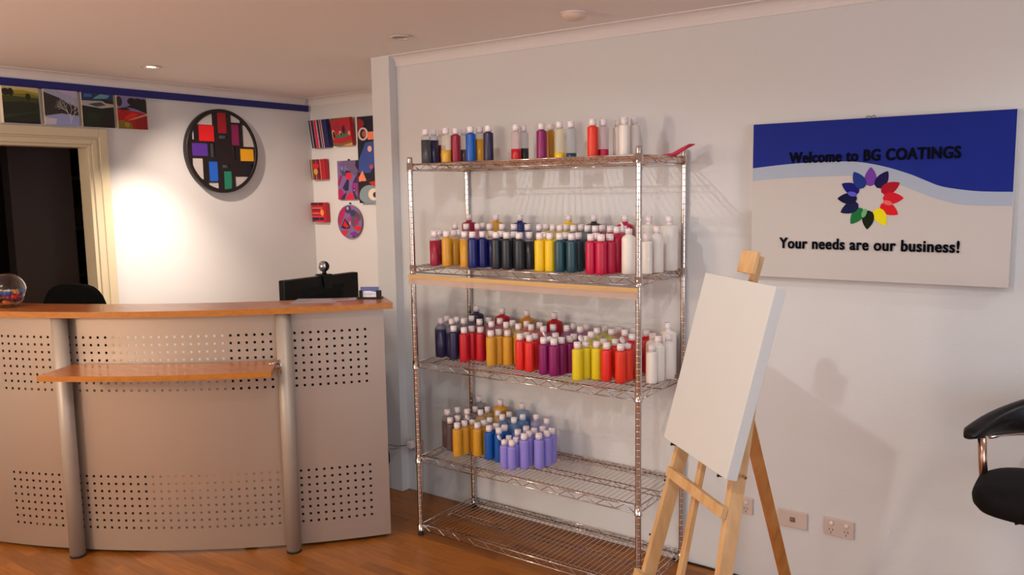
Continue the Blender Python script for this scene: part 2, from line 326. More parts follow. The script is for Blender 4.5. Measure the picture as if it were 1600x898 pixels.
# ================================================================ PAINT BOTTLES
# shelf, size, colour, fill, x, y, cap open
BOTTLES = [
(0, 'S', 'charcoal', 0.86, 0.0092, -0.33, 0),
(0, 'S', 'navy', 0.86, 0.0092, -0.275, 0),
(0, 'S', 'maroon', 0.7, 0.0092, -0.22, 0),
(0, 'S', 'yellow ochre', 0.47, 0.1108, -0.3042, 0),
(0, 'S', 'crimson', 1, 0.1382, -0.2658, 0),
(0, 'S', 'brown', 0.5, 0.1336, -0.2, 0),
(0, 'S', 'blue', 1, 0.248, -0.29, 0),
(0, 'S', 'ochre', 0.82, 0.2628, -0.24, 0),
(0, 'S', 'navy', 1, 0.3425, -0.28, 0),
(0, 'S', 'red', 0.42, 0.4543, -0.22, 0),
(0, 'S', 'black', 0.45, 0.4608, -0.17, 0),
(0, 'S', 'purple', 1, 0.5804, -0.2, 0),
(0, 'S', 'ochre', 1, 0.576, -0.12, 0),
(0, 'S', 'yellow', 0.22, 0.6874, -0.22, 0),
(0, 'S', 'teal', 0.2, 0.7345, -0.2, 0),
(0, 'S', 'orange', 1, 0.86, -0.23, 0),
(0, 'S', 'magenta', 0.28, 0.8885, -0.19, 0),
(0, 'S', 'white', 1, 0.9227, -0.12, 0),
(0, 'S', 'white', 1, 1.0011, -0.21, 0),
(0, 'S', 'white', 1, 1.0197, -0.16, 0),
(1, 'S', 'crimson', 0.9, 0.0935, -0.385, 0),
(1, 'S', 'crimson', 0.9, 0.0736, -0.325, 0),
(1, 'S', 'ochre', 1, 0.1674, -0.385, 0),
(1, 'S', 'ochre', 0.95, 0.1635, -0.325, 0),
(1, 'S', 'ochre', 0.95, 0.1513, -0.2714, 0),
(1, 'S', 'ochre', 0.95, 0.2754, -0.385, 0),
(1, 'S', 'navy blue', 1, 0.328, -0.394, 0),
(1, 'S', 'navy blue', 1, 0.3547, -0.3551, 0),
(1, 'S', 'navy blue', 0.95, 0.371, -0.3108, 0),
(1, 'S', 'black', 1, 0.4548, -0.385, 0),
(1, 'S', 'black', 1, 0.4186, -0.3, 0),
(1, 'S', 'black', 1, 0.5126, -0.385, 0),
(1, 'S', 'black', 1, 0.5131, -0.33, 0),
(1, 'S', 'black', 1, 0.5786, -0.3828, 0),
(1, 'S', 'black', 0.95, 0.6028, -0.3422, 0),
(1, 'S', 'yellow', 1, 0.6838, -0.38, 0),
(1, 'S', 'yellow', 1, 0.6632, -0.31, 0),
(1, 'S', 'yellow', 1, 0.733, -0.375, 0),
(1, 'S', 'teal', 1, 0.7849, -0.38, 0),
(1, 'S', 'teal', 1, 0.7776, -0.32, 0),
(1, 'S', 'teal', 1, 0.8407, -0.375, 0),
(1, 'S', 'teal', 1, 0.8396, -0.32, 0),
(1, 'S', 'magenta', 1, 0.939, -0.385, 0),
(1, 'S', 'magenta', 1, 0.9221, -0.31, 0),
(1, 'S', 'magenta', 1, 0.9895, -0.3906, 0),
(1, 'S', 'magenta', 1, 1.0056, -0.3462, 0),
(1, 'M', 'magenta', 1, 1.0105, -0.2935, 0),
(1, 'M', 'white', 1, 1.0833, -0.33, 1),
(1, 'S', 'white', 1, 1.1433, -0.29, 0),
(1, 'M', 'white', 1, 1.1538, -0.22, 0),
(1, 'L', 'white', 1, 1.163, -0.12, 0),
(1, 'L', 'white', 1, 1.0594, -0.1, 0),
(1, 'M', 'ochre', 0.8, 0.067, -0.2, 0),
(1, 'M', 'crimson', 0.8, 0.1517, -0.2184, 0),
(1, 'M', 'crimson', 0.8, 0.2075, -0.2001, 0),
(1, 'M', 'navy blue', 0.8, 0.1794, -0.1228, 0),
(1, 'M', 'ochre', 0.8, 0.2797, -0.2, 0),
(1, 'M', 'ochre', 0.8, 0.353, -0.2, 0),
(1, 'M', 'navy blue', 0.8, 0.421, -0.2, 0),
(1, 'M', 'navy blue', 0.8, 0.498, -0.2, 0),
(1, 'M', 'black', 0.8, 0.562, -0.2, 0),
(1, 'M', 'yellow', 0.85, 0.5543, -0.13, 0),
(1, 'M', 'yellow', 0.85, 0.6358, -0.2, 0),
(1, 'M', 'yellow', 0.85, 0.692, -0.23, 0),
(1, 'M', 'yellow', 0.85, 0.6896, -0.17, 0),
(1, 'M', 'teal', 0.85, 0.7612, -0.23, 0),
(1, 'M', 'black', 0.8, 0.7524, -0.15, 0),
(1, 'M', 'teal', 0.85, 0.8266, -0.219, 0),
(1, 'M', 'magenta', 0.85, 0.8794, -0.2449, 0),
(1, 'M', 'magenta', 0.85, 0.8808, -0.1861, 0),
(1, 'M', 'magenta', 1, 0.9497, -0.24, 0),
(1, 'M', 'magenta', 0.9, 1.0092, -0.2347, 0),
(1, 'L', 'crimson', 1, 0.0553, -0.075, 0),
(1, 'L', 'ochre', 1, 0.223, -0.0722, 0),
(1, 'L', 'navy blue', 1, 0.3677, -0.075, 0),
(1, 'L', 'yellow', 1, 0.6406, -0.075, 0),
(1, 'L', 'black', 1, 0.7747, -0.075, 0),
(1, 'L', 'magenta', 1, 0.9312, -0.075, 0),
(2, 'M', 'navy', 0.9, 0.0316, -0.2855, 0),
(2, 'M', 'navy', 0.8, 0.015, -0.2173, 0),
(2, 'M', 'navy', 0.8, 0.0875, -0.2674, 0),
(2, 'M', 'navy', 0.8, 0.0734, -0.2103, 0),
(2, 'M', 'navy', 0.85, 0.1299, -0.2266, 0),
(2, 'M', 'navy', 0.85, 0.1206, -0.1528, 0),
(2, 'L', 'navy', 1, 0.0897, -0.075, 0),
(2, 'S', 'navy', 1, 0.1276, -0.302, 0),
(2, 'S', 'red', 1, 0.2012, -0.3136, 0),
(2, 'S', 'red', 1, 0.2077, -0.2645, 0),
(2, 'S', 'red', 1, 0.261, -0.2636, 0),
(2, 'M', 'crimson', 0.75, 0.2166, -0.2123, 0),
(2, 'M', 'crimson', 0.75, 0.3062, -0.2359, 0),
(2, 'M', 'crimson', 0.75, 0.2277, -0.1545, 0),
(2, 'S', 'ochre', 1, 0.3648, -0.3199, 0),
(2, 'S', 'ochre', 1, 0.376, -0.2741, 0),
(2, 'S', 'ochre', 1, 0.4264, -0.2725, 0),
(2, 'M', 'crimson', 0.75, 0.2868, -0.1429, 0),
(2, 'M', 'ochre', 0.75, 0.3827, -0.2215, 0),
(2, 'M', 'ochre', 0.75, 0.378, -0.1629, 0),
(2, 'M', 'ochre', 0.9, 0.4597, -0.2312, 0),
(2, 'M', 'scarlet', 0.75, 0.4526, -0.1539, 0),
(2, 'M', 'scarlet', 0.75, 0.5204, -0.2158, 0),
(2, 'M', 'scarlet', 0.75, 0.5271, -0.1546, 0),
(2, 'L', 'red', 1, 0.2528, -0.075, 0),
(2, 'L', 'ochre', 1, 0.4003, -0.075, 0),
(2, 'L', 'red', 1, 0.5584, -0.075, 0),
(2, 'S', 'scarlet', 1, 0.5317, -0.3217, 0),
(2, 'S', 'scarlet', 1, 0.5367, -0.2748, 0),
(2, 'S', 'scarlet', 1, 0.59, -0.3307, 0),
(2, 'S', 'scarlet', 1, 0.5878, -0.2831, 0),
(2, 'S', 'purple', 1, 0.675, -0.3458, 0),
(2, 'S', 'purple', 1, 0.674, -0.2928, 1),
(2, 'S', 'purple', 1, 0.7299, -0.3486, 0),
(2, 'S', 'purple', 1, 0.7394, -0.3024, 0),
(2, 'S', 'purple', 1, 0.7549, -0.2578, 0),
(2, 'S', 'purple', 1, 0.7446, -0.2073, 0),
(2, 'S', 'purple', 1, 0.6596, -0.2251, 0),
(2, 'M', 'scarlet', 0.8, 0.5979, -0.2311, 0),
(2, 'M', 'purple', 0.8, 0.6137, -0.1745, 0),
(2, 'M', 'purple', 0.8, 0.6778, -0.1584, 0),
(2, 'M', 'purple', 0.8, 0.6742, -0.0915, 0),
(2, 'M', 'purple', 0.85, 0.7467, -0.1544, 0),
(2, 'M', 'purple', 0.8, 0.7373, -0.0826, 0),
(2, 'M', 'olive yellow', 0.9, 0.8595, -0.2501, 0),
(2, 'M', 'olive yellow', 0.8, 0.8311, -0.1506, 0),
(2, 'M', 'olive yellow', 0.8, 0.8342, -0.0825, 0),
(2, 'M', 'olive yellow', 0.8, 0.8984, -0.1401, 0),
(2, 'M', 'scarlet', 0.8, 0.9037, -0.0816, 0),
(2, 'M', 'scarlet', 0.85, 0.9611, -0.1333, 0),
(2, 'M', 'scarlet', 0.85, 0.9766, -0.0766, 0),
(2, 'M', 'red', 1, 1.0362, -0.2099, 0),
(2, 'S', 'olive yellow', 1, 0.8576, -0.3635, 0),
(2, 'S', 'olive yellow', 1, 0.8712, -0.3183, 1),
(2, 'S', 'olive yellow', 1, 0.9184, -0.3073, 0),
(2, 'S', 'olive yellow', 1, 0.8163, -0.2194, 0),
(2, 'S', 'olive yellow', 1, 0.9159, -0.2421, 0),
(2, 'S', 'scarlet', 1, 0.9697, -0.3112, 0),
(2, 'S', 'scarlet', 1, 0.9631, -0.2231, 0),
(2, 'S', 'orange', 1, 1.0344, -0.3091, 0),
(2, 'S', 'orange', 1, 1.0424, -0.2625, 1),
(2, 'M', 'red', 1, 1.0422, -0.0865, 0),
(2, 'M', 'white', 1, 1.1007, -0.1461, 0),
(2, 'S', 'white', 1, 1.1479, -0.2509, 0),
(2, 'M', 'white', 1, 1.1512, -0.198, 0),
(2, 'M', 'white', 1, 1.1686, -0.1365, 0),
(2, 'L', 'white', 1, 1.1392, -0.0765, 0),
(3, 'M', 'brown', 0.9, 0.0273, -0.247, 0),
(3, 'M', 'brown', 0.8, 0.0477, -0.1918, 0),
(3, 'M', 'brown', 0.85, 0.1072, -0.1881, 0),
(3, 'M', 'brown', 0.8, 0.1125, -0.1295, 0),
(3, 'M', 'ochre', 0.8, 0.1675, -0.0998, 0),
(3, 'M', 'ochre', 0.7, 0.1741, -0.1645, 0),
(3, 'M', 'ochre', 0.8, 0.2545, -0.1273, 0),
(3, 'S', 'brown', 1, 0.0741, -0.2814, 0),
(3, 'S', 'brown', 1, 0.0827, -0.235, 0),
(3, 'S', 'ochre', 1, 0.1611, -0.3336, 0),
(3, 'S', 'ochre', 1, 0.1685, -0.287, 0),
(3, 'S', 'ochre', 1, 0.1792, -0.2411, 1),
(3, 'S', 'ochre', 1, 0.2411, -0.2782, 0),
(3, 'S', 'ochre', 1, 0.2455, -0.2312, 0),
(3, 'S', 'ochre', 0.9, 0.2408, -0.1785, 0),
(3, 'L', 'charcoal', 0.85, 0.089, -0.067, 0),
(3, 'L', 'ochre', 1, 0.2257, -0.067, 0),
(3, 'L', 'blue', 0.85, 0.3593, -0.067, 0),
(3, 'M', 'blue', 0.75, 0.3162, -0.1771, 0),
(3, 'M', 'blue', 0.75, 0.3165, -0.1183, 0),
(3, 'M', 'blue', 0.8, 0.3937, -0.1865, 0),
(3, 'M', 'blue', 0.8, 0.3984, -0.1211, 0),
(3, 'M', 'lilac', 0.8, 0.4555, -0.0871, 0),
(3, 'M', 'lilac', 0.8, 0.5336, -0.114, 0),
(3, 'S', 'blue', 1, 0.321, -0.2891, 0),
(3, 'S', 'blue', 1, 0.3275, -0.2423, 0),
(3, 'S', 'blue', 1, 0.3812, -0.2927, 0),
(3, 'S', 'blue', 1, 0.378, -0.2419, 0),
(3, 'T', 'lilac', 1, 0.4555, -0.3533, 1),
(3, 'T', 'lilac', 1, 0.4973, -0.3517, 0),
(3, 'T', 'lilac', 1, 0.4465, -0.304, 0),
(3, 'T', 'lilac', 1, 0.4898, -0.3086, 0),
(3, 'S', 'lilac', 1, 0.4722, -0.2677, 0),
(3, 'S', 'lilac', 1, 0.5342, -0.3056, 0),
(3, 'S', 'lilac', 1, 0.4756, -0.2027, 0),
(3, 'S', 'lilac', 1, 0.5302, -0.2586, 0),
(3, 'S', 'lilac', 1, 0.5253, -0.2098, 0),
(3, 'S', 'lilac', 1, 0.587, -0.2627, 0),
(3, 'S', 'lilac', 1, 0.5982, -0.2124, 0),
(3, 'S', 'lilac', 1, 0.595, -0.1642, 0),
(3, 'S', 'lilac', 1, 0.5433, -0.1661, 0),
]

COL = {'charcoal': (64, 62, 66), 'navy': (40, 34, 66), 'maroon': (104, 16, 34), 'yellow ochre': (216, 162, 50), 'crimson': (150, 26, 52), 'brown': (94, 74, 74),
       'blue': (16, 84, 168), 'ochre': (206, 146, 40), 'red': (188, 22, 34), 'black': (34, 36, 42), 'purple': (136, 20, 92), 'yellow': (232, 190, 20), 'teal': (32, 68, 78),
       'orange': (226, 52, 26), 'magenta': (186, 14, 60), 'white': (232, 222, 212), 'navy blue': (24, 28, 98), 'scarlet': (222, 40, 32), 'olive yellow': (222, 196, 24), 'lilac': (144, 132, 212)}
DIM = {'S': (.0232, .163), 'M': (.029, .190), 'L': (.037, .228), 'T': (.0205, .138)}
SIZE = {'S': 'small', 'M': 'medium', 'L': 'large', 'T': 'short'}
def body_profile(t):
    r, H = DIM[t]
    if t in 'ST':
        zs = H-.031
        return [(0, 0), (r-.003, 0), (r-.0008, .0012), (r, .004)]+[(r, z) for z in (.03, zs-.007)]+[(r-.0008, zs-.0035), (r-.003, zs-.0010), (r-.0065, zs+.0002), (.0125, zs+.0012), (.0115, zs+.0022), (.0115, H-.027)]
    if t == 'M':
        zs = H-.050
        return [(0, 0), (r-.004, 0), (r, .004), (r, .05), (r, zs), (r-.0015, zs+.006), (r-.006, zs+.013), (r-.012, zs+.017), (.0125, zs+.020), (.0115, zs+.022), (.0115, H-.025)]
    zs = H-.050
    return [(0, 0), (r-.005, 0), (r, .005), (r, .06), (r, zs), (r-.001, zs+.005), (r-.004, zs+.009), (r-.010, zs+.012), (.0185, zs+.0145), (.0135, zs+.017), (.0125, zs+.021), (.0125, H-.025)]
def cut_profile(t, fill, upper):
    pr = body_profile(t); zt = DIM[t][1]*.80*fill; low = [q for q in pr if q[1] < zt]; hi = [q for q in pr if q[1] > zt]
    a, c = low[-1], hi[0]; k = (zt-a[1])/(c[1]-a[1]); m = (a[0]+(c[0]-a[0])*k, zt)
    return [m]+hi+[(0, hi[-1][1])] if upper else low+[m, (0, zt)]
PC = {}
def bottle_paint(c):
    return mat('paint_'+c.replace(' ', '_'), srgb(*COL[c]), .34, spec=.45)
def body_mesh(t, c, f):
    k = (t, c, f)
    if k not in PC:
        b = MB()
        if f >= 1: b.lathe(body_profile(t)+[(0, DIM[t][1]-.027)], 20); m = bottle_paint(c)
        else:
            b.lathe(cut_profile(t, f, True), 20)
            q = COL[c]; q = tuple(int(.78*225+.22*v) if t == 'S' else int(.5*215+.5*v) for v in q); m = shell('frosted_bottle_'+c.replace(' ', '_')+t, srgb(*q), .34 if t == 'S' else .5)
        PC[k] = b.mesh('bottle_body', m)
    return PC[k]
def fill_mesh(t, c, f):
    k = ('fill', t, c, f)
    if k not in PC:
        b = MB(); b.lathe(cut_profile(t, f, False), 20); PC[k] = b.mesh('paint', bottle_paint(c))
    return PC[k]
CR = {'S': .0154, 'M': .0148, 'L': .0150, 'T': .0140}
def cap_mesh(t, o):
    k = ('cap', t, o)
    if k not in PC:
        H = DIM[t][1]; z0 = H-.027; r = CR[t]; b = MB()
        b.lathe([(0, z0), (r, z0), (r, z0+.019), (r-.0006, z0+.0195), (r-.0006, z0+.0205), (r, z0+.021), (r, H-.0015), (r-.0015, H), (0, H)] if not o else
                [(0, z0), (r, z0), (r, z0+.0205), (r-.001, z0+.021), (.004, z0+.021), (.003, H-.002), (0, H-.002)], 18)
        PC[k] = b.mesh('cap', CAPW)
    return PC[k]
def lid_mesh(t):
    k = ('lid', t)
    if k not in PC:
        H = DIM[t][1]; r = CR[t]; b = MB()
        M = Matrix.Translation(V(-r, 0, H-.006)) @ Matrix.Rotation(math.radians(-118), 4, 'Y') @ Matrix.Translation(V(r, 0, 0))
        pr = [(0, 0), (r, 0), (r, .006), (0, .006)]
        b.lathe(pr, 18, (0, 0, 0), M); PC[k] = b.mesh('flip_lid', CAPW)
    return PC[k]
ORD = ['first', 'second', 'third', 'fourth', 'fifth', 'sixth', 'seventh', 'eighth', 'ninth', 'tenth', 'eleventh', 'twelfth', 'thirteenth', 'fourteenth']
NUM = ['', 'one', 'two', 'three', 'four', 'five', 'six', 'seven', 'eight', 'nine', 'ten', 'eleven', 'twelve', 'thirteen', 'fourteen']
TIER = ['top', 'second', 'third', 'fourth']
fam = {}
for i, q in enumerate(BOTTLES):
    az = math.atan2(q[4]-CAM.x, q[5]-CAM.y); fam.setdefault((q[0], q[1], q[2]), []).append((az, i))
LAB = {}
for k, lst in fam.items():
    lst.sort(); n = len(lst)
    for j, (_, i) in enumerate(lst):
        sh, ty, c = k; what = '%s %s paint bottle' % (SIZE[ty], c)
        where = {'top': 'the top shelf', 'second': 'the second shelf', 'third': 'the third shelf', 'fourth': 'the fourth shelf'}[TIER[sh]]
        if n == 1: LAB[i] = '%s, the only one of its kind on %s' % (what, where)
        elif j == 0: LAB[i] = '%s, leftmost of its %s on %s' % (what, NUM[n], where)
        elif j == n-1: LAB[i] = '%s, rightmost of its %s on %s' % (what, NUM[n], where)
        else: LAB[i] = '%s, %s from left of %s on %s' % (what, ORD[j], NUM[n], where)
SHN = {'S': 'small paint bottles on the %s shelf', 'M': 'medium paint bottles on the %s shelf', 'L': 'large paint bottles on the %s shelf', 'T': 'short lilac bottles on the %s shelf'}
for i, (k, t, c, f, x, y, op) in enumerate(BOTTLES):
    e = thing('paint_bottle', LAB[i], 'bottle', (x, y, ZS[k]), random.uniform(-.8, .8) if not op else random.uniform(-.3, .5), SHN[t] % TIER[k])
    o = bpy.data.objects.new('bottle_body', body_mesh(t, c, f)); C.objects.link(o); o.parent = e
    if f < 1:
        o = bpy.data.objects.new('paint', fill_mesh(t, c, f)); C.objects.link(o); o.parent = e
    o = bpy.data.objects.new('cap', cap_mesh(t, op)); C.objects.link(o); o.parent = e
    if op:
        l = bpy.data.objects.new('flip_lid', lid_mesh(t)); C.objects.link(l); l.parent = e

# crumpled pink tissue on the right end of the top shelf
b = MB(); rnd = random.Random(3)
pts = [(-.07, -.03, .004), (-.015, -.035, .004), (.02, -.03, .012), (.055, -.035, .028), (-.075, .0, .006), (-.012, .0, .020), (.025, .005, .040), (.062, .0, .046), (-.07, .03, .005), (-.01, .03, .008), (.03, .035, .026), (.075, .03, .050)]
vs = [b.bm.verts.new((p[0], p[1], p[2]+rnd.uniform(-.004, .006))) for p in pts]
for r in range(2):
    for q in range(3):
        b.bm.faces.new((vs[r*4+q], vs[r*4+q+1], vs[r*4+q+5]));  b.bm.faces.new((vs[r*4+q], vs[r*4+q+5], vs[r*4+q+4]))
o = b.build('tissue', mat('pink_tissue', srgb(214, 48, 84), .8), None, (1.178, -.10, 1.797))
md = o.modifiers.new('thick', 'SOLIDIFY'); md.thickness = .003
tag(o, 'crumpled pink tissue at the right end of the top wire shelf', 'tissue')

# ================================================================ RECEPTION DESK
DC = V(-2.664, 1.352, 0); RP, RC0, RC1 = 3.185, 3.012, 3.273
def pol(R, deg, z): a = math.radians(deg); return V(DC.x+R*math.cos(a), DC.y+R*math.sin(a), z)
desk_o = V(-.9, -1.25, 0)
desk = thing('reception_desk', 'curved reception desk with perforated silver front, two tubular legs and beech counter', 'desk', desk_o)
def arc_slab(b, r0, r1, a0, a1, z0, z1, n, top=0, edge=1):
    A = [[b.bm.verts.new(pol(r, a0+(a1-a0)*i/n, z)-desk_o) for (r, z) in ((r0, z0), (r1, z0), (r1, z1), (r0, z1))] for i in range(n+1)]
    for i in range(n):
        p, q = A[i], A[i+1]
        for k, m_ in ((0, edge), (1, edge), (2, top), (3, edge)):
            b.bm.faces.new((p[k], p[(k+1) % 4], q[(k+1) % 4], q[k])).material_index = m_
    b.bm.faces.new(A[0]).material_index = edge; b.bm.faces.new(A[-1][::-1]).material_index = edge
b = MB(); arc_slab(b, RC0, RC1, -71.8, -35.9, 1.135, 1.163, 48); b.build('countertop', [BEECH, EDGE], desk)
b = MB(); arc_slab(b, RP+.016, 3.445, -62.0, -45.25, .887, .911, 28); ls = b.build('lower_shelf', [BEECH, EDGE], desk)
# perforated front panel: two bands of square holes, 49 columns by 8 rows each
cols = [-2.115-.0357*k for k in range(49)]; cols.reverse()
hh = .0055
ss = sorted([-3.985, -2.026]+[c-hh for c in cols]+[c+hh for c in cols]+[-3.91, -2.07])
rowsU = [1.0325-.0354*k for k in range(8)]; rowsL = [.3760-.0354*k for k in range(8)]
zz = sorted([.018, 1.133, .45, .55, .65, .73]+[z+s for z in rowsU+rowsL for s in (-hh, hh)])
b = MB(); grid = [[b.bm.verts.new(pol(RP, math.degrees(s/RP), z)-desk_o) for z in zz] for s in ss]
def is_hole(s, z): return any(abs(s-c) < hh*.6 for c in cols) and any(abs(z-r) < hh*.6 for r in rowsU+rowsL)
for i in range(len(ss)-1):
    for j in range(len(zz)-1):
        if is_hole((ss[i]+ss[i+1])/2, (zz[j]+zz[j+1])/2): continue
        f = b.bm.faces.new((grid[i][j], grid[i+1][j], grid[i+1][j+1], grid[i][j+1])); f.smooth = True
o = b.build('front_panel', SILVER, desk)
md = o.modifiers.new('thick', 'SOLIDIFY'); md.thickness = .0018; md.offset = 0
md = o.modifiers.new('split', 'EDGE_SPLIT'); md.split_angle = math.radians(35)
for a in (-62.68, -44.62):
    c = pol(3.224, a, 0)-desk_o
    b = MB(); b.lathe([(0, .006), (.034, .006), (.034, 1.135), (0, 1.135)], 36, c); o = b.build('support_tube', TUBE, desk)
    b = MB(); b.lathe([(0, 0), (.033, 0), (.0345, .002), (.0345, .012), (0, .012)], 32, c); b.build('tube_foot', BLACKR, o)
    # chrome shelf bracket
    s = -1 if a > -50 else 1
    if s == -1:
        b = MB(); p = pol(3.252, a-.45, .895)-desk_o; q = pol(3.275, a-1.15, .895)-desk_o
        b.path([p, q], .011, 12); b.path([pol(3.250, a-.3, .86)-desk_o, pol(3.250, a-.3, .925)-desk_o], .006, 8)
        b.path([p+V(0, 0, .022), q+V(0, 0, .012)], .007, 8); b.build('bracket', CHROME, desk)
    else:
        b = MB(); p = pol(3.258, a+.2, .877)-desk_o; q = pol(3.33, a+1.0, .880)-desk_o; b.path([p, q], .009, 10); b.build('bracket', CHROME, desk)
for a, nm in ((-36.75, 0), (-71.2, 0)):
    b = MB(); p0, p1 = pol(2.62, a, 0)-desk_o, pol(RP-.004, a, 0)-desk_o; t_ = pol(3, a+.18, 0)-pol(3, a, 0)
    b.beam((p0+p1)/2+V(0, 0, .03), (p0+p1)/2+V(0, 0, .70), (p1-p0)/2, t_); b.build('side_panel', GREY, desk)
b = MB(); arc_slab(b, 2.24, RP-.01, -58, -36.5, .70, .725, 20); arc_slab(b, 2.72, RP-.01, -71.3, -58, .70, .725, 12); b.build('worktop', [mat('grey_worktop', srgb(120, 112, 106), .5), GREY], desk)
for a in (-38.6, -48.5, -58.5, -68.5):
    b = MB(); p = pol(3.12, a, 0)-desk_o; b.lathe([(0, 0), (.03, 0), (.03, .02), (.012, .03), (.012, .05), (0, .05)], 16, p); b.build('desk_foot', BLACKR, desk)
for a0, a1 in ((-44.5, -37.4), (-66.3, -60.6)):
    b = MB(); arc_slab(b, 2.76, 3.10, a0, a1, .045, .695, 6); o = b.build('pedestal', [GREY, GREY], desk)
    for k in range(3):
        b = MB(); arc_slab(b, 2.74, 2.758, a0+.25, a1-.25, .06+.21*k, .25+.21*k, 4); dr = b.build('drawer', [GREY, GREY], o)

b = MB(); arc_slab(b, 2.93, 2.945, -49.5, -37.2, .726, 1.10, 10)  # unseen dark partitions added so the panel's right-hand holes look dark
for a in (-49.5, -46.4, -43.2, -40.2, -37.35): arc_slab(b, 2.945, 3.13, a, a+.3, .726, 1.10, 1)
arc_slab(b, 2.945, 3.13, -49.2, -37.3, .905, .92, 10); b.build('added_dark_backing', [GREY, GREY], desk)

# --- things on the counter
t = thing('glass_bowl', 'clear glass bowl of wrapped sweets on the left end of the counter', 'bowl', (-1.522, -1.578, 1.163))
GL = mat('clear_glass', (1, 1, 1, 1), .02, trans=1, ior=1.45)
b = MB(); Rb = .082
out = [(0, 0), (.035, 0), (.042, .003)]+[(Rb*math.cos(a), .080+Rb*math.sin(a)) for a in [math.radians(-56+ (146-18)*k/14) for k in range(15)]]
inn = [(max(r-.0028, 0), z+(.003 if z < .01 else 0)) for r, z in out[::-1]]; inn[-1] = (0, .004)
b.lathe(out+inn, 40); b.build('bowl', GL, t)
SW = [(200, 30, 40), (30, 90, 180), (230, 190, 60), (230, 120, 50), (60, 140, 80), (190, 60, 130)]
rnd = random.Random(5); k = 0; placed = []
WN = ['red', 'blue', 'yellow', 'orange', 'green', 'pink']
while len(placed) < 20 and k < 4000:
    k += 1; a = rnd.uniform(0, 2*PI); r = rnd.uniform(0, .058); z = rnd.choice([.024, .050, .070])
    if r*r+(z-.08)**2 > .058**2: continue
    p = V(r*math.cos(a), r*math.sin(a), z)
    if any((p-q).length < .025 for q in placed): continue
    placed.append(p)
for i, p in enumerate(placed):
    b = MB(); d = V(math.cos(i*2.1), math.sin(i*2.1), 0)
    b.path([p-d*.020, p-d*.015, p-d*.0105, p-d*.0095, p, p+d*.0095, p+d*.0105, p+d*.015, p+d*.020], [.009, .007, .0025, .0085, .0115, .0085, .0025, .007, .009], 8)
    c = WN[i % 6]
    tag(b.build('wrapped_sweet', mat('sweet_'+c, srgb(*SW[i % 6]), .3), None, (-1.522, -1.578, 1.163)), 'twist-wrapped %s sweet inside the glass bowl on the counter' % c, 'sweet', '%s wrapped sweets in the glass bowl' % c)

# papers
b = MB(); 
def sheet(cx, cy, w, h, a, z):
    u = V(math.cos(a), math.sin(a), 0)*w/2; v = V(-math.sin(a), math.cos(a), 0)*h/2; c = V(cx, cy, z)
    b.beam(c, c+V(0, 0, .0012), u, v)
sheet(0, 0, .21, .148, 0, .0)
tag(b.build('flyer', mat('printed_paper', srgb(160, 152, 158), .6), None, (-.385, -.70, 1.163), rotz=.62), 'grey printed flyer lying on the counter in front of the monitor', 'paper')
b = MB(); sheet(0, 0, .21, .10, 0, .0013); b.mi = 1; sheet(.03, .01, .08, .03, 0, .0022)
tag(b.build('flyer', [mat('printed_paper_light', srgb(176, 160, 162), .6), mat('red_print', srgb(150, 70, 70), .6)], None, (-.325, -.645, 1.1635), rotz=.80), 'second flyer overlapping the first, with a reddish print', 'paper')

# business card holder
t = thing('card_holder', 'black business card holder filled with cards at right end of the counter', 'card holder', (-.212, -.515, 1.163), .52)
b = MB(); b.box(-.058, .058, -.02, .028, 0, .007); b.box(-.052, .052, .012, .018, .007, .038)
b.build('base', BLACKP, t, bevel=.0012)
for s in (-1, 1):
    b = MB(); b.box(min(s*.034, s*.05), max(s*.034, s*.05), -.014, -.006, .007, .040); b.box(min(s*.046, s*.05), max(s*.046, s*.05), -.006, .012, .007, .040); b.build('clip_arm', BLACKP, t)
b = MB(); b.box(-.0445, .0445, -.0055, .011, .008, .058, 0)
b.face([(-.0445, -.0058, .050), (-.0445, -.0058, .036), (.0, -.0058, .038), (.0445, -.0058, .030), (.0445, -.0058, .0575), (-.0445, -.0058, .0575)], 1)
for z, x0, x1 in ((.026, -.03, .02), (.021, -.03, .028), (.016, -.03, .01)): b.face([(x0, -.0058, z), (x1, -.0058, z), (x1, -.0058, z+.0018), (x0, -.0058, z+.0018)], 2)
tag(b.build('business_cards', [mat('card_white', srgb(226, 220, 226), .5), mat('card_blue', srgb(88, 94, 150), .5), mat('card_grey_print', srgb(150, 150, 165), .5)], None, (-.212, -.515, 1.163), rotz=.52), 'stack of white and blue business cards in the black holder', 'cards')

# monitor with webcam, behind the counter
t = thing('monitor', 'black flat monitor seen from behind over the counter', 'monitor', (-.79, -.31, .725), 0)
b = MB(); b.box(-.03, .018, -.262, .258, .165, .500); b.build('screen_housing', BLACKP, t, bevel=.006)
b = MB(); b.hexa([(.018, -.15, .21), (.018, .15, .21), (.018, .15, .45), (.018, -.15, .45), (.038, -.11, .25), (.038, .11, .25), (.038, .11, .41), (.038, -.11, .41)]); b.build('rear_cover', mat('matt_black_plastic', srgb(12, 11, 12), .7, spec=.2), t, bevel=.003)
b = MB(); b.box(.0385, .058, -.035, .035, .014, .36); b.box(-.09, .10, -.12, .12, 0, .014); b.build('stand', BLACKP, t, bevel=.003)
b = MB(); b.box(-.0315, -.0305, -.25, .246, .18, .488); b.build('screen', mat('screen_glass', srgb(8, 8, 12), .1), t)
t = thing('webcam', 'round black and silver webcam clipped to the top of the monitor', 'webcam', (-.79, -.285, 1.226))
b = MB(); b.box(-.04, .03, -.03, .03, 0, .008); b.hexa([(.02, -.022, -.14), (.026, -.022, -.14), (.026, .022, -.14), (.02, .022, -.14), (.02, -.03, .006), (.03, -.03, .006), (.03, .03, .006), (.02, .03, .006)]); b.build('clip', BLACKP, t, bevel=.002)
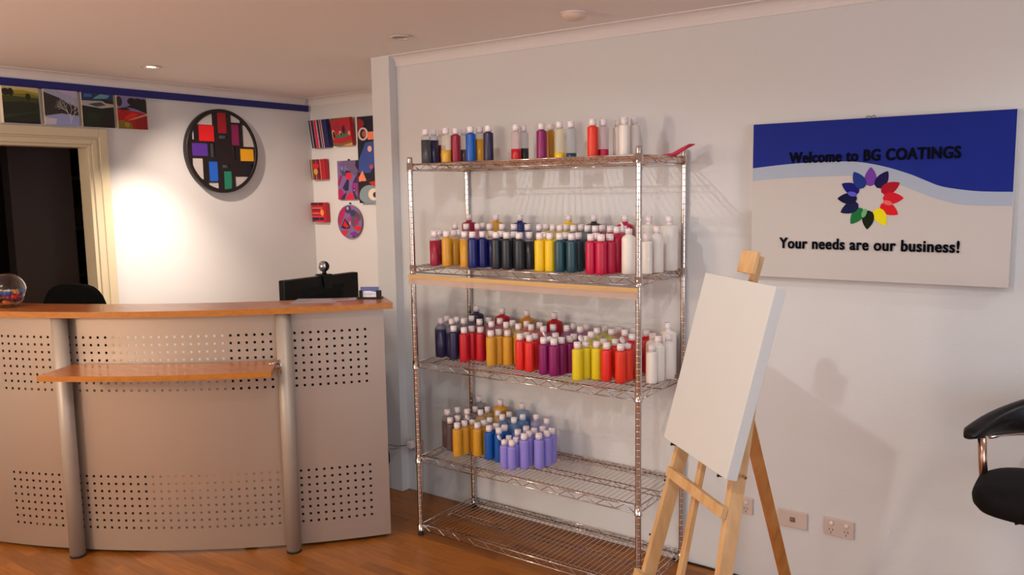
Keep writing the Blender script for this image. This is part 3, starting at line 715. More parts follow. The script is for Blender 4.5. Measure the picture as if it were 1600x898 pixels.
b = MB(); b.lathe([(0, .008), (.014, .008), (.010, .018), (.012, .024), (0, .024)], 16); b.build('neck', BLACKP, t)
cc = V(0, 0, .050); b = MB(); b.lathe([(.029*math.sin(PI*k/12), -.029*math.cos(PI*k/12)) for k in range(13)], 24, cc); b.build('camera_ball', BLACKP, t)
b = MB(); dv = V(-.2, -.86, .12).normalized(); M = dv.to_track_quat('Z', 'Y').to_matrix()
b.lathe([(.0305*math.sin(PI/2*k/8*.86), .0305*math.cos(PI/2*k/8*.86)) for k in range(9)], 24, cc, M); b.build('silver_cover', mat('brushed_silver', srgb(170, 165, 168), .3, .8), t)

# office chair behind the desk
t = thing('office_chair', 'black office chair with rounded back between desk and doorway', 'chair', (-1.93, -1.07, 0), math.radians(-72))
b = MB()
def rounded_pad(b, w, h, th, y, z0, zt, n=10, bow=.03, p=3.0):
    """superellipse cushion standing in the xz plane"""
    rings = []; m = 28
    for s, k in ((-1, .0), (-1, .6), (-1, .9), (-.6, 1), (.6, 1), (1, .9), (1, .6), (1, .0)):
        ring = []
        for i in range(m):
            a = 2*PI*i/m; ca, sa = math.cos(a), math.sin(a)
            x = w/2*k*math.copysign(abs(ca)**(2/p), ca); zz_ = h/2*k*math.copysign(abs(sa)**(2/p), sa)
            ring.append(b.bm.verts.new((x, y+s*th/2+bow*(x/(w/2))**2, z0+h/2+zz_)))
        rings.append(ring)
    for A, B in zip(rings, rings[1:]):
        for i in range(m):
            try: f = b.bm.faces.new((A[i], A[(i+1) % m], B[(i+1) % m], B[i])); f.smooth = True
            except ValueError: pass
    bmesh.ops.remove_doubles(b.bm, verts=b.bm.verts, dist=1e-5)
rounded_pad(b, .41, .50, .07, 0, .70, 0, bow=-.0)
for v in b.bm.verts: v.co = Matrix.Rotation(0, 4, 'Z') @ v.co
b.build('backrest', mat('black_fabric', srgb(6, 6, 7), .95, spec=.1), t)
b = MB()
rings = []
for z, k in ((.44, .0), (.44, .85), (.455, 1), (.49, 1), (.51, .9), (.515, 0)):
    rings.append([b.bm.verts.new((.24*k*math.copysign(abs(math.cos(2*PI*i/28))**.7, math.cos(2*PI*i/28)), -.0+.25+.23*k*math.copysign(abs(math.sin(2*PI*i/28))**.7, math.sin(2*PI*i/28)), z)) for i in range(28)])
for A, B in zip(rings, rings[1:]):
    for i in range(28): b.bm.faces.new((A[i], A[(i+1) % 28], B[(i+1) % 28], B[i])).smooth = True
bmesh.ops.remove_doubles(b.bm, verts=b.bm.verts, dist=1e-5)
b.build('seat', MATS['black_fabric'], t)
b = MB(); b.path([(0, .22, .435), (0, .02, .43), (0, -.045, .50), (0, -.045, .85)], .018, 8); b.build('back_bar', BLACKP, t)
b = MB(); b.lathe([(0, .10), (.025, .10), (.025, .28), (.014, .28), (.014, .44), (0, .44)], 16, (0, .24, 0)); b.build('gas_column', BLACKP, t)
for k in range(5):
    a = 2*PI*k/5; d = V(math.cos(a), math.sin(a), 0); b = MB(); b.path([V(0, .24, .12), V(0, .24, .075)+d*.28], [.022, .014], 8); leg = b.build('base_leg', BLACKP, t)
    b = MB(); c = V(0, .24, .028)+d*.28; s_ = V(-d.y, d.x, 0)
    b.path([c-s_*.02, c-s_*.006], .027, 16); b.path([c+s_*.006, c+s_*.02], .027, 16); b.path([c-s_*.006, c+s_*.006], .008, 8); b.path([c, c+V(0, 0, .045)], .007, 8); b.build('caster', BLACKP, leg)
t.rotation_euler = (0, 0, math.radians(200))

# ================================================================ EASEL AND BLANK CANVAS
EO = V(1.505, -.893, .857)
eu, eb, ev = V(.7602, -.6496, 0), V(.6277, .7345, -.2580), V(.1676, .1961, .9661)
def E(u, d, v): return EO+eu*u+eb*d+ev*v
def vz(d, z=0): return (z-.857+.258*d)/.9661
e0 = V(1.66, -.95, 0)
t = thing('easel', 'pine studio easel standing before the right wall, holding the blank canvas', 'easel', e0)
def ebeam(name, u0, v0, u1, v1, d0, d1, w, m=PINE, par=None):
    b = MB(); dm = (d0+d1)/2
    b.beam(E(u0, dm, v0)-e0, E(u1, dm, v1)-e0, eu*w/2, eb*(d1-d0)/2); return b.build(name, m, par or t, bevel=.0015)
vf = vz(.0625)+.012
LEGL = ebeam('leg', -.002, vf, .040, .50, .041, .086, .022)
LEGR = ebeam('leg', .548, vf, .27, .50, .041, .086, .024)
def foot_pad(u):
    pass
ebeam('top_crossbar', .02, .44, .30, .44, .0865, .105, .04)
b = MB(); b.beam(E(.035, .0305, -.099)-e0, E(.405, .0305, -.099)-e0, ev*.016, eb*.0095); b.build('crossbar', PINE, t, bevel=.0015)
b = MB(); b.beam(E(-.012, .0305, -.472)-e0, E(.475, .0305, -.472)-e0, ev*.020, eb*.0095); b.build('crossbar', PINE, t, bevel=.0015)
ebeam('mast', .258, -.62, .172, .16, .0415, .058, .026)
ebeam('canvas_holder', .172, .10, .184, .64, .059, .077, .030)
b = MB(); b.beam(E(.232, .008, .578)-e0, E(.232, .008, .645)-e0, eu*.044, eb*.007); b.beam(E(.186, .047, .578+.03)-e0, E(.186, .047, .645)-e0, eu*.016, eb*.0118)
b.beam(E(.205, .026, .60)-e0, E(.205, .026, .645)-e0, eu*.016, eb*.0115); b.build('top_clamp', PINE, t, bevel=.002)
hp, fp = V(1.695, -.812, 1.168), V(1.751, -.230, 0.012)
ax = (fp-hp).normalized(); sd = V(.76, -.65, 0); sd = (sd-ax*sd.dot(ax)).normalized(); dp = ax.cross(sd)
b = MB(); b.beam(hp-e0, fp-e0, sd*.012, dp*.019); b.build('rear_leg', PINED, t, bevel=.0015)
for (u, v) in ((.030, -.012), (.345, -.010)):
    b = MB(); b.path([E(u, .018, v)-e0, E(u, .0405, v)-e0], .003, 10); b.path([E(u, .017, v)-e0, E(u, .020, v)-e0], .005, 12); b.build('canvas_peg', mat('dark_steel', srgb(60, 50, 46), .4, .9), t)
for (u, v) in ((-.004, -.14), (-.012, -.33), (.388, -.30)):
    b = MB(); b.path([E(u+.008, .0402, v)-e0, E(u+.008, .043, v)-e0], .004, 8); b.build('screw', mat('dark_steel', srgb(60, 50, 46), .4, .9), t)
b = MB(); b.path([E(.395, .066, .012)-e0, E(.408, .066, .012)-e0], .005, 10); b.build('wing_nut', CHROME, t)
c0 = E(.21, 0, .0)
t = thing('stretched_canvas', 'blank white stretched canvas leaning on the pine easel', 'canvas', c0)
b = MB(); b.beam(E(.21, .0175, 0)-c0, E(.21, .0175, .556)-c0, eu*.2095, eb*.0175); b.build('canvas_cloth', WHITEC, t, bevel=.002)
b = MB()
for (ua, va, ub, vb) in ((.03, .02, .03, .536), (.39, .02, .39, .536)):
    b.beam(E(ua, .0362, va)-c0, E(ub, .0362, vb)-c0, eu*.018, eb*.001)
for va in (.04, .516): b.beam(E(.05, .0362, va)-c0, E(.37, .0362, va)-c0, ev*.018, eb*.001)
b.build('stretcher_frame', PINE, t)

# ================================================================ SIGN
SGX, SGZ, SGW, SGH = 1.489, 1.3093, .900, .6038
t = thing('wall_sign', 'large welcome sign with blue wave and petal ring emblem on the right wall', 'sign', (SGX, -.05, SGZ))
b = MB(); b.box(0, SGW, 0, .049, 0, SGH); b.build('board', mat('sign_white', srgb(194, 186, 181), .55), t, bevel=.0015)
def smooth(pts, n=6):
    P = [pts[0]]+list(pts)+[pts[-1]]; out = []
    for i in range(1, len(P)-2):
        for k in range(n):
            s = k/n; a, b_, c, d = P[i-1], P[i], P[i+1], P[i+2]
            out.append(tuple(.5*((2*b_[j])+(-a[j]+c[j])*s+(2*a[j]-5*b_[j]+4*c[j]-d[j])*s*s+(-a[j]+3*b_[j]-3*c[j]+d[j])*s**3) for j in (0, 1)))
    out.append(pts[-1]); return out
w1 = smooth([(.002, .715), (.12, .731), (.234, .741), (.34, .743), (.444, .735), (.545, .703), (.641, .654), (.70, .614), (.761, .577), (.859, .552), (.93, .545), (.998, .543)])
w2 = smooth([(.002, .631), (.12, .643), (.236, .649), (.34, .652), (.427, .650), (.518, .627), (.599, .595), (.68, .545), (.738, .509), (.821, .475), (.901, .466), (.998, .464)])
b = MB()
for i in range(len(w1)-1):
    (a, c), (d_, e_) = w1[i], w1[i+1]
    b.face([(a*SGW, -.0006, c*SGH), (d_*SGW, -.0006, e_*SGH), (d_*SGW, -.0006, SGH-.001), (a*SGW, -.0006, SGH-.001)])
b.build('blue_wave', mat('sign_blue', srgb(10, 34, 132), .6, var=.08, bscale=14, spec=.2), t)
b = MB()
for i in range(len(w1)-1):
    (a, c), (d_, e_) = w1[i], w1[i+1]; g0, g1 = w2[i], w2[i+1]
    b.face([(g0[0]*SGW, -.0005, g0[1]*SGH), (g1[0]*SGW, -.0005, g1[1]*SGH), (d_*SGW, -.0005, e_*SGH), (a*SGW, -.0005, c*SGH)])
b.build('pale_wave', mat('sign_pale_blue', srgb(160, 170, 188), .5), t)
PET = [(90, (112, 62, 160)), (59, (30, 20, 72)), (29, (170, 20, 40)), (0, (206, 26, 46)), (-31, (212, 28, 38)), (-60, (232, 216, 20)), (-93, (22, 32, 14)), (-124, (30, 110, 56)), (-153, (24, 26, 72)), (180, (16, 18, 60)), (151, (22, 22, 110)), (121, (34, 54, 130))]
EX, EZ, ER = 1.9335-SGX, 1.6185-SGZ, .115
for i, (a, c) in enumerate(PET):
    b = MB(); a = math.radians(a); pts = []
    L0, L1, hw = .385, 1.0, .185
    N = 14
    for k in range(N+1):
        s = k/N; r = L0+(L1-L0)*s
        hwk = hw*(math.sqrt(max(0, 1-((.38-s)/.38)**2)) if s < .38 else math.cos((s-.38)/.62*PI/2)**.82)
        pts.append((r, hwk))
    poly = [(r, h) for r, h in pts]+[(r, -h) for r, h in pts[::-1] if h > 1e-6][0:]
    q = []
    for r, h in poly:
        x = (r*math.cos(a)-h*math.sin(a))*ER+EX; z = (r*math.sin(a)+h*math.cos(a))*ER+EZ
        if not q or (abs(x-q[-1][0])+abs(z-q[-1][2])) > 1e-6: q.append((x, -.0008-.00015*i, z))
    if abs(q[0][0]-q[-1][0])+abs(q[0][2]-q[-1][2]) < 1e-6: q.pop()
    b.face(q); b.build('petal', mat('petal_%d' % i, srgb(*c), .7, spec=.12), t)
for (aa, rr, c, tl) in ((165, .56, (70, 66, 190), 0), (-15, .56, (226, 84, 84), 0), (-108, .50, (96, 168, 110), 1)):
    b = MB(); a = math.radians(aa); cx, cz = EX+ER*rr*math.cos(a), EZ+ER*rr*math.sin(a); q = []
    for k in range(20):
        th = 2*PI*k/20; p_, s_ = .145*math.cos(th)*ER, .075*math.sin(th)*ER
        q.append((cx+p_*math.cos(a)-s_*math.sin(a), -.0032, cz+p_*math.sin(a)+s_*math.cos(a)))
    b.face(q); b.build('petal_overlap', mat('petal_overlap_%d' % aa, srgb(*c), .5), t)
def sign_text(body, x0, x1, z, h, col):
    cu = bpy.data.curves.new('lettering', 'FONT'); cu.body = body; cu.size = 1; cu.extrude = .0; cu.offset = .008; cu.space_character = 1.10
    o = bpy.data.objects.new('lettering', cu); C.objects.link(o)
    bpy.context.view_layer.update()
    me = bpy.data.meshes.new_from_object(o); bpy.data.objects.remove(o)
    xs = [v.co.x for v in me.vertices]; ys = [v.co.y for v in me.vertices if True]
    sx = (x1-x0)/(max(xs)-min(xs)); mx = min(xs); sy = h/.70
    for v in me.vertices: v.co = ((v.co.x-mx)*sx+x0, -.0045, v.co.y*sy+z)
    bm = bmesh.new(); bm.from_mesh(me); base = list(bm.faces)
    for q_, (dx, dz) in enumerate(((-.0017, 0), (.0017, 0), (0, .0011), (0, -.0011), (.0013, .0009), (-.0013, -.0009), (.0013, -.0009), (-.0013, .0009))):
        r_ = bmesh.ops.duplicate(bm, geom=base); bmesh.ops.translate(bm, vec=(dx, -.00008*(q_+1), dz), verts=[g_ for g_ in r_['geom'] if isinstance(g_, bmesh.types.BMVert)])
    bm.to_mesh(me); bm.free()
    me.materials.clear(); me.materials.append(col)
    o = bpy.data.objects.new('lettering', me); C.objects.link(o); o.parent = t; return o
INK = mat('sign_ink', srgb(8, 8, 20), .8, spec=.08)
sign_text('Welcome to BG COATINGS', 1.636-SGX, 2.225-SGX, 1.757-SGZ, .0405, INK)
sign_text('Your needs are our business!', 1.605-SGX, 2.234-SGX, 1.427-SGZ, .0405, INK)
b = MB(); b.path([(.42, .01, SGH+.001), (.425, .01, SGH+.007), (.437, .01, SGH+.003), (.448, .01, SGH+.008), (.452, .01, SGH+.001)], .0018, 6); b.build('hanging_wire', mat('hook_brass', srgb(110, 90, 70), .4, .8), t)

# ================================================================ ART
def P(x, y): return (x, y)
def circ(cx, cy, rx, ry=None, n=20):
    ry = ry or rx; return [(cx+rx*math.cos(2*PI*k/n), cy+ry*math.sin(2*PI*k/n)) for k in range(n)]
def rect(x0, x1, y0, y1): return [(x0, y0), (x1, y0), (x1, y1), (x0, y1)]
def painting(name, label, loc, w, h, th, base, side, shapes, rotz=0, lean=0, group=None, round_=False):
    """front face in local xz plane facing -y, thickness goes to +y; shapes painted over it; surface pattern only"""
    b = MB(); cols = [base, side]; 
    if round_:
        n = 40; A = [b.bm.verts.new((w/2+w/2*math.cos(2*PI*k/n), 0, h/2+h/2*math.sin(2*PI*k/n))) for k in range(n)]; B = [b.bm.verts.new((v.co.x, th, v.co.z)) for v in A]
        b.bm.faces.new(A).material_index = 0; b.bm.faces.new(B[::-1]).material_index = 1
        for k in range(n): b.bm.faces.new((A[k], A[(k+1) % n], B[(k+1) % n], B[k])).material_index = 1
    else:
        b.box(0, w, 0, th, 0, h, 1); b.face([(0, -.0002, 0), (w, -.0002, 0), (w, -.0002, h), (0, -.0002, h)], 0)
    for i, (pts, c) in enumerate(shapes):
        if c not in cols: cols.append(c)
        y = -.0004-.00012*i; q = []
        for (px, py) in pts:
            if round_:
                dx, dy = px-.5, py-.5; r = math.hypot(dx, dy)
                if r > .495: dx, dy = dx*.495/r, dy*.495/r
                px, py = .5+dx, .5+dy
            px = min(max(px, 0), 1); py = min(max(py, 0), 1)
            p = (px*w, y, py*h)
            if not q or (abs(p[0]-q[-1][0])+abs(p[2]-q[-1][2]) > 1e-5): q.append(p)
        if len(q) > 2 and abs(q[0][0]-q[-1][0])+abs(q[0][2]-q[-1][2]) < 1e-5: q.pop()
        if len(q) > 2: b.face(q, cols.index(c))
    me_m = [mat('pigment_%d_%d_%d' % c, srgb(*c), .45) for c in cols]
    bm = b.bm; me = bpy.data.meshes.new(name)
    bm.normal_update(); bm.to_mesh(me); bm.free()
    for m in me_m: me.materials.append(m)
    o = bpy.data.objects.new(name, me); C.objects.link(o); o.location = loc; o.rotation_euler = (lean, 0, rotz)
    return tag(o, label, 'painting', group)
EDGEW = (226, 212, 190)
LG = 'landscape canvases above the doorway'
# four small landscapes over the doorway, on the back wall (front faces +x)
S_ = .200
def wall_b(y, z): return (XB+.0365, y, z)
painting('landscape_canvas', 'leftmost landscape canvas, dark green meadow and two dark trees', wall_b(-1.190, 2.086), .193, .1995, .035, (22, 30, 10), EDGEW,
  [([P(0, .72), P(.3, .74), P(1, .70), P(1, 1), P(0, 1)], (112, 112, 28)), ([P(.2, .9), P(.55, .86), P(1, .86), P(1, 1), P(0, 1), P(0, .92)], (196, 176, 130)), ([P(.35, .80), P(.7, .84), P(1, .78), P(1, .86), P(.55, .92), P(.3, .9)], (150, 138, 30)),
   ([P(0, .55), P(.5, .60), P(1, .58), P(1, .72), P(0, .74)], (52, 62, 16)), (circ(.10, .84, .10, .10), (24, 26, 12)), (circ(.23, .84, .08, .11), (28, 28, 12)), (circ(.70, .74, .07, .09), (30, 30, 12)), (rect(.69, .71, .62, .7), (30, 26, 12)),
   ([P(0, .12), P(.4, .20), P(.9, .32), P(1, .30), P(1, .38), P(.5, .28), P(0, .22)], (40, 46, 24)), ([P(0, 0), P(1, 0), P(1, .10), P(.5, .04), P(0, .10)], (12, 14, 8))], PI/2, 0, LG)
br = []
rn = random.Random(11)
def twig(x, y, a, L, wd, dep):
    x2, y2 = x+L*math.cos(a), y+L*math.sin(a); nx, ny = -math.sin(a)*wd, math.cos(a)*wd
    br.append(([(x-nx, y-ny), (x+nx, y+ny), (x2+nx*.6, y2+ny*.6), (x2-nx*.6, y2-ny*.6)], (206, 200, 200)))
    if dep:
        for s in (-1, 1): twig(x2, y2, a+s*rn.uniform(.25, .62), L*rn.uniform(.68, .86), wd*.72, dep-1)
twig(.76, .08, 1.66, .20, .011, 5); twig(.76, .16, 1.1, .2, .009, 4); twig(.75, .2, 2.1, .2, .009, 4)
painting('landscape_canvas', 'landscape canvas with a bare white winter tree on snow, second from the left', wall_b(-.970, 2.086), .191, .2005, .035, (150, 152, 178), EDGEW,
  [([P(0, .25), P(.5, .34), P(1, .30), P(1, .55), P(.75, .62), P(.45, .78), P(0, .92)], (46, 40, 38)), ([P(0, 0), P(1, 0), P(1, .24), P(.6, .32), P(.3, .28), P(0, .20)], (142, 152, 200)), ([P(0, 0), P(.3, .02), P(.35, .18), P(0, .20)], (190, 184, 196)), ([P(.6, .9), P(1, .8), P(1, 1), P(.4, 1)], (170, 158, 190))]+br, PI/2, 0, LG)
painting('landscape_canvas', 'landscape canvas of dark hills with a pale lake under blue sky, third from left', wall_b(-.755, 2.086), .193, .201, .035, (14, 24, 12), EDGEW,
  [([P(0, .80), P(1, .78), P(1, 1), P(0, 1)], (26, 48, 84)), ([P(.35, .82), P(.8, .86), P(.9, .96), P(.6, .98), P(.45, .90)], (92, 140, 160)), ([P(.08, .86), P(.35, .88), P(.3, .96), P(.08, .96)], (52, 90, 160)), ([P(0, .62), P(.6, .56), P(1, .62), P(1, .70), P(.75, .72), P(.65, .78), P(0, .76)], (158, 156, 158)),
   ([P(.2, .66), P(.45, .60), P(.75, .66), P(.6, .74), P(.35, .70)], (66, 62, 54)), ([P(.70, .58), P(1, .64), P(1, .70), P(.85, .68)], (190, 160, 116)), ([P(.75, .76), P(1, .72), P(1, .80), P(.8, .82), P(.5, .84)], (30, 30, 20)), ([P(.6, 0), P(1, 0), P(1, .56), P(.75, .54)], (16, 12, 12)), ([P(.1, .1), P(.5, .16), P(.55, .4), P(.2, .44)], (24, 36, 18))], PI/2, 0, LG)
painting('landscape_canvas', 'rightmost landscape canvas with a bright red field and dark trees', wall_b(-.540, 2.086), .192, .1995, .035, (160, 14, 18), EDGEW,
  [([P(0, .60), P(1, .50), P(1, 1), P(0, 1)], (118, 112, 156)), (circ(.08, .82, .10, .15), (40, 22, 24)), (circ(.50, .84, .15, .11), (18, 18, 18)), (circ(.72, .80, .2, .15), (22, 22, 20)), (circ(.9, .78, .13, .16), (26, 22, 22)), ([P(.3, .66), P(.6, .62), P(1, .50), P(1, .72), P(.5, .76)], (24, 20, 20)), ([P(0, .60), P(.3, .66), P(.45, .58), P(.2, .56)], (24, 16, 16)),
   ([P(.2, .26), P(.55, .30), P(.7, .48), P(.5, .52), P(.25, .36)], (204, 30, 22)), ([P(.3, .24), P(.6, .36), P(1, .50), P(1, .44), P(.55, .30)], (190, 140, 110)), ([P(0, 0), P(.5, 0), P(.45, .18), P(.2, .26), P(0, .24)], (120, 96, 18)), (circ(.3, .12, .09, .08), (150, 128, 26)), ([P(.6, 0), P(1, 0), P(1, .42), P(.6, .28)], (138, 12, 16))], PI/2, 0, LG)

# bright small paintings on the art wall
g = 'abstract paintings on the corner wall'
stripes = []
x = 0
for wd, c in ((.05, (30, 24, 70)), (.04, (60, 30, 70)), (.025, (225, 205, 200)), (.05, (60, 16, 60)), (.09, (36, 18, 52)), (.02, (150, 140, 170)), (.14, (206, 26, 60)), (.025, (225, 205, 205)), (.06, (72, 66, 100)), (.08, (24, 20, 40)), (.025, (215, 195, 200)), (.08, (120, 16, 44)), (.03, (225, 205, 200)), (.06, (48, 24, 70)), (.22, (28, 26, 84))):
    stripes.append((rect(x, x+wd, 0, 1), c)); x += wd
painting('square_painting', 'square painting of vertical blue, red and white stripes, nearest the corner at top', (-2.290, .974, 2.010), .196, .208, .03, (28, 26, 84), (20, 22, 80), stripes, 0, .14, g)
painting('square_painting', 'square painting of red shapes with a green strip, second from left in top row', (-2.052, .974, 2.015), .202, .203, .03, (178, 20, 34), (190, 20, 34),
  [([P(0, .86), P(.4, .95), P(1, .93), P(1, 1), P(0, 1)], (120, 70, 44)), ([P(.05, .7), P(.4, .88), P(.5, .6), P(.2, .5)], (150, 30, 46)), ([P(.1, .32), P(.35, .45), P(.8, .44), P(.9, .34), P(.4, .28)], (60, 110, 84)), (circ(.08, .42, .09, .17), (216, 150, 110)), (circ(.1, .40, .06, .13), (40, 20, 26)), (circ(.64, .58, .1, .17), (90, 30, 60)), (circ(.62, .56, .05, .13), (40, 14, 24)),
   (circ(.44, .46, .06, .08), (226, 150, 96)), (circ(.46, .42, .04, .05), (20, 16, 16)), (circ(.9, .46, .06, .1), (226, 130, 90)), ([P(.84, .50), P(.95, .52), P(.9, .66), P(.8, .64)], (130, 60, 80)), ([P(0, .04), P(.5, .02), P(1, .12), P(1, .16), P(.5, .08), P(0, .12)], (86, 110, 56)), ([P(.5, 0), P(1, 0), P(1, .1), P(.6, .04)], (200, 150, 70))], 0, .14, g)
painting('tall_painting', 'tall abstract painting with blue triangle and eye shapes beside the wall nib', (-1.806, .980, 1.594), .262, .621, .016, (12, 10, 28), (12, 10, 28),
  [(circ(.02, .92, .25, .06), (140, 24, 34)), (rect(.42, 1, .80, 1), (20, 12, 44)), (circ(.22, .80, .20, .075), (206, 176, 166)), (circ(.22, .80, .12, .055), (34, 20, 30)), (circ(.26, .80, .08, .035), (170, 80, 70)), (rect(.40, .74, .73, .82), (236, 128, 86)), (rect(.62, .74, .73, .82), (220, 150, 130)), ([P(.30, .70), P(.85, .72), P(.9, .55), P(.45, .35), P(.0, .35), P(.02, .5)], (50, 70, 142)), ([P(0, .5), P(.3, .70), P(0, .72)], (10, 10, 26)),
   (circ(.46, .625, .08, .035), (226, 170, 150)), ([P(.45, .35), P(.85, .5), P(.9, .3), P(.3, .26)], (20, 14, 34)), (circ(.5, .42, .07, .025), (190, 60, 74)), ([P(0, .3), P(.15, .38), P(.3, .26), P(0, .25)], (232, 130, 96)), ([P(.35, .24), P(1, .28), P(1, .12), P(.8, .14)], (190, 24, 34)), ([P(0, .08), P(.1, .26), P(.4, .24), P(.7, .14)], (16, 16, 14)),
   (circ(.40, .085, .40, .125), (126, 142, 150)), (circ(.56, .10, .21, .07), (226, 206, 190)), (circ(.62, .095, .09, .032), (60, 20, 30)), ([P(0, 0), P(.2, 0), P(0, .05)], (20, 20, 24))], 0, 0, g)
painting('square_painting', 'small square painting with yellow balloon shape on red and brown stripes, middle left', (-2.312, .974, 1.774), .165, .152, .03, (110, 20, 30), (182, 24, 36),
  [(rect(.0, .06, 0, 1), (30, 60, 50)), (rect(.06, .10, 0, 1), (210, 180, 150)), (rect(.10, .24, 0, 1), (120, 70, 40)), (rect(.24, .34, 0, 1), (60, 30, 36)), (rect(.34, .40, 0, 1), (190, 40, 40)), (rect(.40, .52, 0, 1), (120, 30, 46)), (rect(.52, .62, 0, 1), (80, 20, 40)), (rect(.62, .68, 0, 1), (200, 24, 40)), (rect(.68, .70, 0, 1), (220, 180, 160)), (rect(.74, 1, 0, 1), (176, 18, 30)),
   (circ(.36, .68, .22, .13), (206, 20, 40)), (circ(.34, .40, .13, .15), (200, 160, 60)), (rect(.325, .36, 0, .28), (220, 130, 60))], 0, .08, g)
painting('square_painting', 'small square painting of red bands with an orange dot, lowest on the left', (-2.322, .974, 1.450), .163, .149, .03, (176, 18, 44), (190, 26, 40),
  [(rect(0, .85, .88, 1), (60, 14, 36)), (rect(.05, .75, .70, .76), (236, 110, 70)), (rect(.1, .6, .60, .68), (110, 14, 50)), (rect(.05, .6, .44, .49), (240, 120, 80)), (rect(.0, .78, .12, .24), (34, 14, 34)), (rect(.0, .3, .02, .14), (60, 60, 60)), (rect(.0, .8, .26, .32), (210, 60, 110)), (circ(.72, .50, .12, .17), (240, 140, 70)), (rect(.50, .53, 0, 1), (190, 40, 90)), (rect(.84, 1, 0, 1), (186, 16, 28)), (rect(.1, .8, 0, .05), (220, 80, 80))], 0, .08, g)
painting('abstract_panel', 'upright purple and red abstract panel in the middle of the corner wall', (-2.042, .990, 1.620), .222, .287, .012, (124, 96, 150), (150, 40, 90),
  [([P(0, .9), P(.3, 1), P(.8, 1), P(1, .88), P(1, .6), P(.75, .62), P(.4, .86)], (104, 86, 120)), (circ(.22, .80, .12, .10), (90, 90, 140)), (circ(.22, .81, .05, .04), (140, 130, 180)), ([P(.12, .74), P(.5, .72), P(.5, .58), P(.25, .62)], (70, 60, 90)), ([P(.4, .76), P(.65, .72), P(.6, .66), P(.42, .68)], (28, 22, 50)), ([P(0, .46), P(.15, .64), P(.24, .62), P(.1, .40), P(.0, .34)], (150, 16, 84)), ([P(.22, .30), P(.48, .56), P(.55, .50), P(.5, .24), P(.36, .22)], (40, 24, 76)),
   (circ(.54, .60, .14, .10), (214, 26, 54)), ([P(.70, .42), P(.9, .62), P(1, .5), P(.95, .42)], (44, 36, 90)), (circ(.78, .30, .12, .14), (148, 34, 130)), (circ(.78, .24, .05, .06), (60, 30, 60)), (circ(.78, .235, .025, .03), (160, 150, 180)), (circ(.10, .12, .16, .16), (176, 16, 90)), ([P(.2, .10), P(.42, .2), P(.3, .0), P(.12, .0)], (60, 30, 70)), ([P(.36, 0), P(.44, .13), P(.62, .18), P(.76, .12), P(.72, 0)], (214, 20, 50)),
   ([P(.70, .20), P(.78, .22), P(.92, .02), P(.82, 0)], (50, 30, 60)), ([P(.9, 1), P(1, 1), P(1, .74), P(.86, .86)], (30, 20, 44)), (rect(.93, 1, 0, .7), (100, 30, 70))], 0, 0, g)
b = MB(); b.path([(0, 0, 0), (0, -.012, .0)], .007, 10)
tag(b.build('wall_pin', BLACKP, None, (-1.93, 1.0095, 1.912)), 'black pin at the top edge of the upright purple panel', 'pin')
painting('round_painting', 'round purple, grey and red abstract painting low on the corner wall', (-2.062, .990, 1.331), .258, .250, .012, (128, 100, 150), (150, 90, 120),
  [([P(.1, .8), P(.25, 1), P(.40, .93), P(.3, .7), P(.1, .35), P(0, .5)], (180, 20, 84)), ([P(.0, .5), P(.12, .84), P(.05, .5), P(.06, .4)], (84, 70, 70)), ([P(.55, .82), P(.85, .80), P(1, .6), P(.8, .45), P(.66, .3), P(.52, .55)], (88, 76, 96)), (circ(.46, .86, .13, .12), (70, 40, 90)), (circ(.44, .90, .05, .05), (170, 160, 190)), (circ(.66, .76, .12, .10), (50, 50, 90)), ([P(.36, .60), P(.58, .66), P(.52, .46)], (176, 40, 140)), ([P(.3, .6), P(.14, .32), P(.3, .28), P(.5, .3), P(.54, .4)], (44, 16, 46)),
   ([P(.30, .54), P(.22, .38), P(.36, .32), P(.48, .34)], (206, 20, 40)), ([P(.48, .46), P(.56, .54), P(.52, .36)], (220, 150, 170)), ([P(.64, .34), P(.75, .38), P(1, .36), P(.95, .24), P(.8, .24)], (210, 20, 36)), ([P(.7, .58), P(.82, .64), P(.86, .4), P(.74, .42)], (170, 20, 90)), ([P(.1, .22), P(.42, .24), P(.34, .10), P(.22, .0)], (212, 22, 40)), ([P(.5, .16), P(.7, .22), P(.88, .12), P(.7, 0), P(.6, .06)], (120, 40, 140)), (circ(.66, .05, .04, .03), (40, 30, 60)), ([P(.8, .82), P(1, .7), P(.92, .6), P(.78, .66)], (84, 74, 60))], 0, 0, g, True)
b = MB(); b.path([(0, 0, 0), (0, -.012, .0)], .006, 10)
tag(b.build('wall_pin', BLACKP, None, (-1.933, 1.0095, 1.592)), 'black pin just above the round abstract painting', 'pin')

# round lattice wall art with coloured panes
YC, ZCN, RW = .186, 1.967, .283
t = thing('round_wall_art', 'large round black lattice wall piece with coloured panes on the back wall', 'wall art', (XB, YC, ZCN), PI/2)
b = MB(); b.lathe([(RW*.915, .016), (RW, .016), (RW, .052), (RW-.003, .055), (RW*.915+.002, .055), (RW*.915, .052), (RW*.915, .016)], 72, (0, 0, 0), Matrix.Rotation(PI/2, 4, 'X'))
BLK = mat('black_lacquer', srgb(22, 12, 14), .45); b.build('ring_frame', BLK, t)
opens = [(-.70, -.26, .61, .97), (.24, .52, .70, .97), (.57, .92, .12, .66), (-.86, -.57, -.68, -.18), (-.44, -.18, -.97, -.74), (.29, .74, -.96, -.61), (-.83, -.77, .25, .47), (-.09, .13, .29, .38), (-.34, -.22, -.15, .18), (.28, .36, -.20, .13), (-.06, .15, -.41, -.33), (.80, .86, -.45, -.31)]
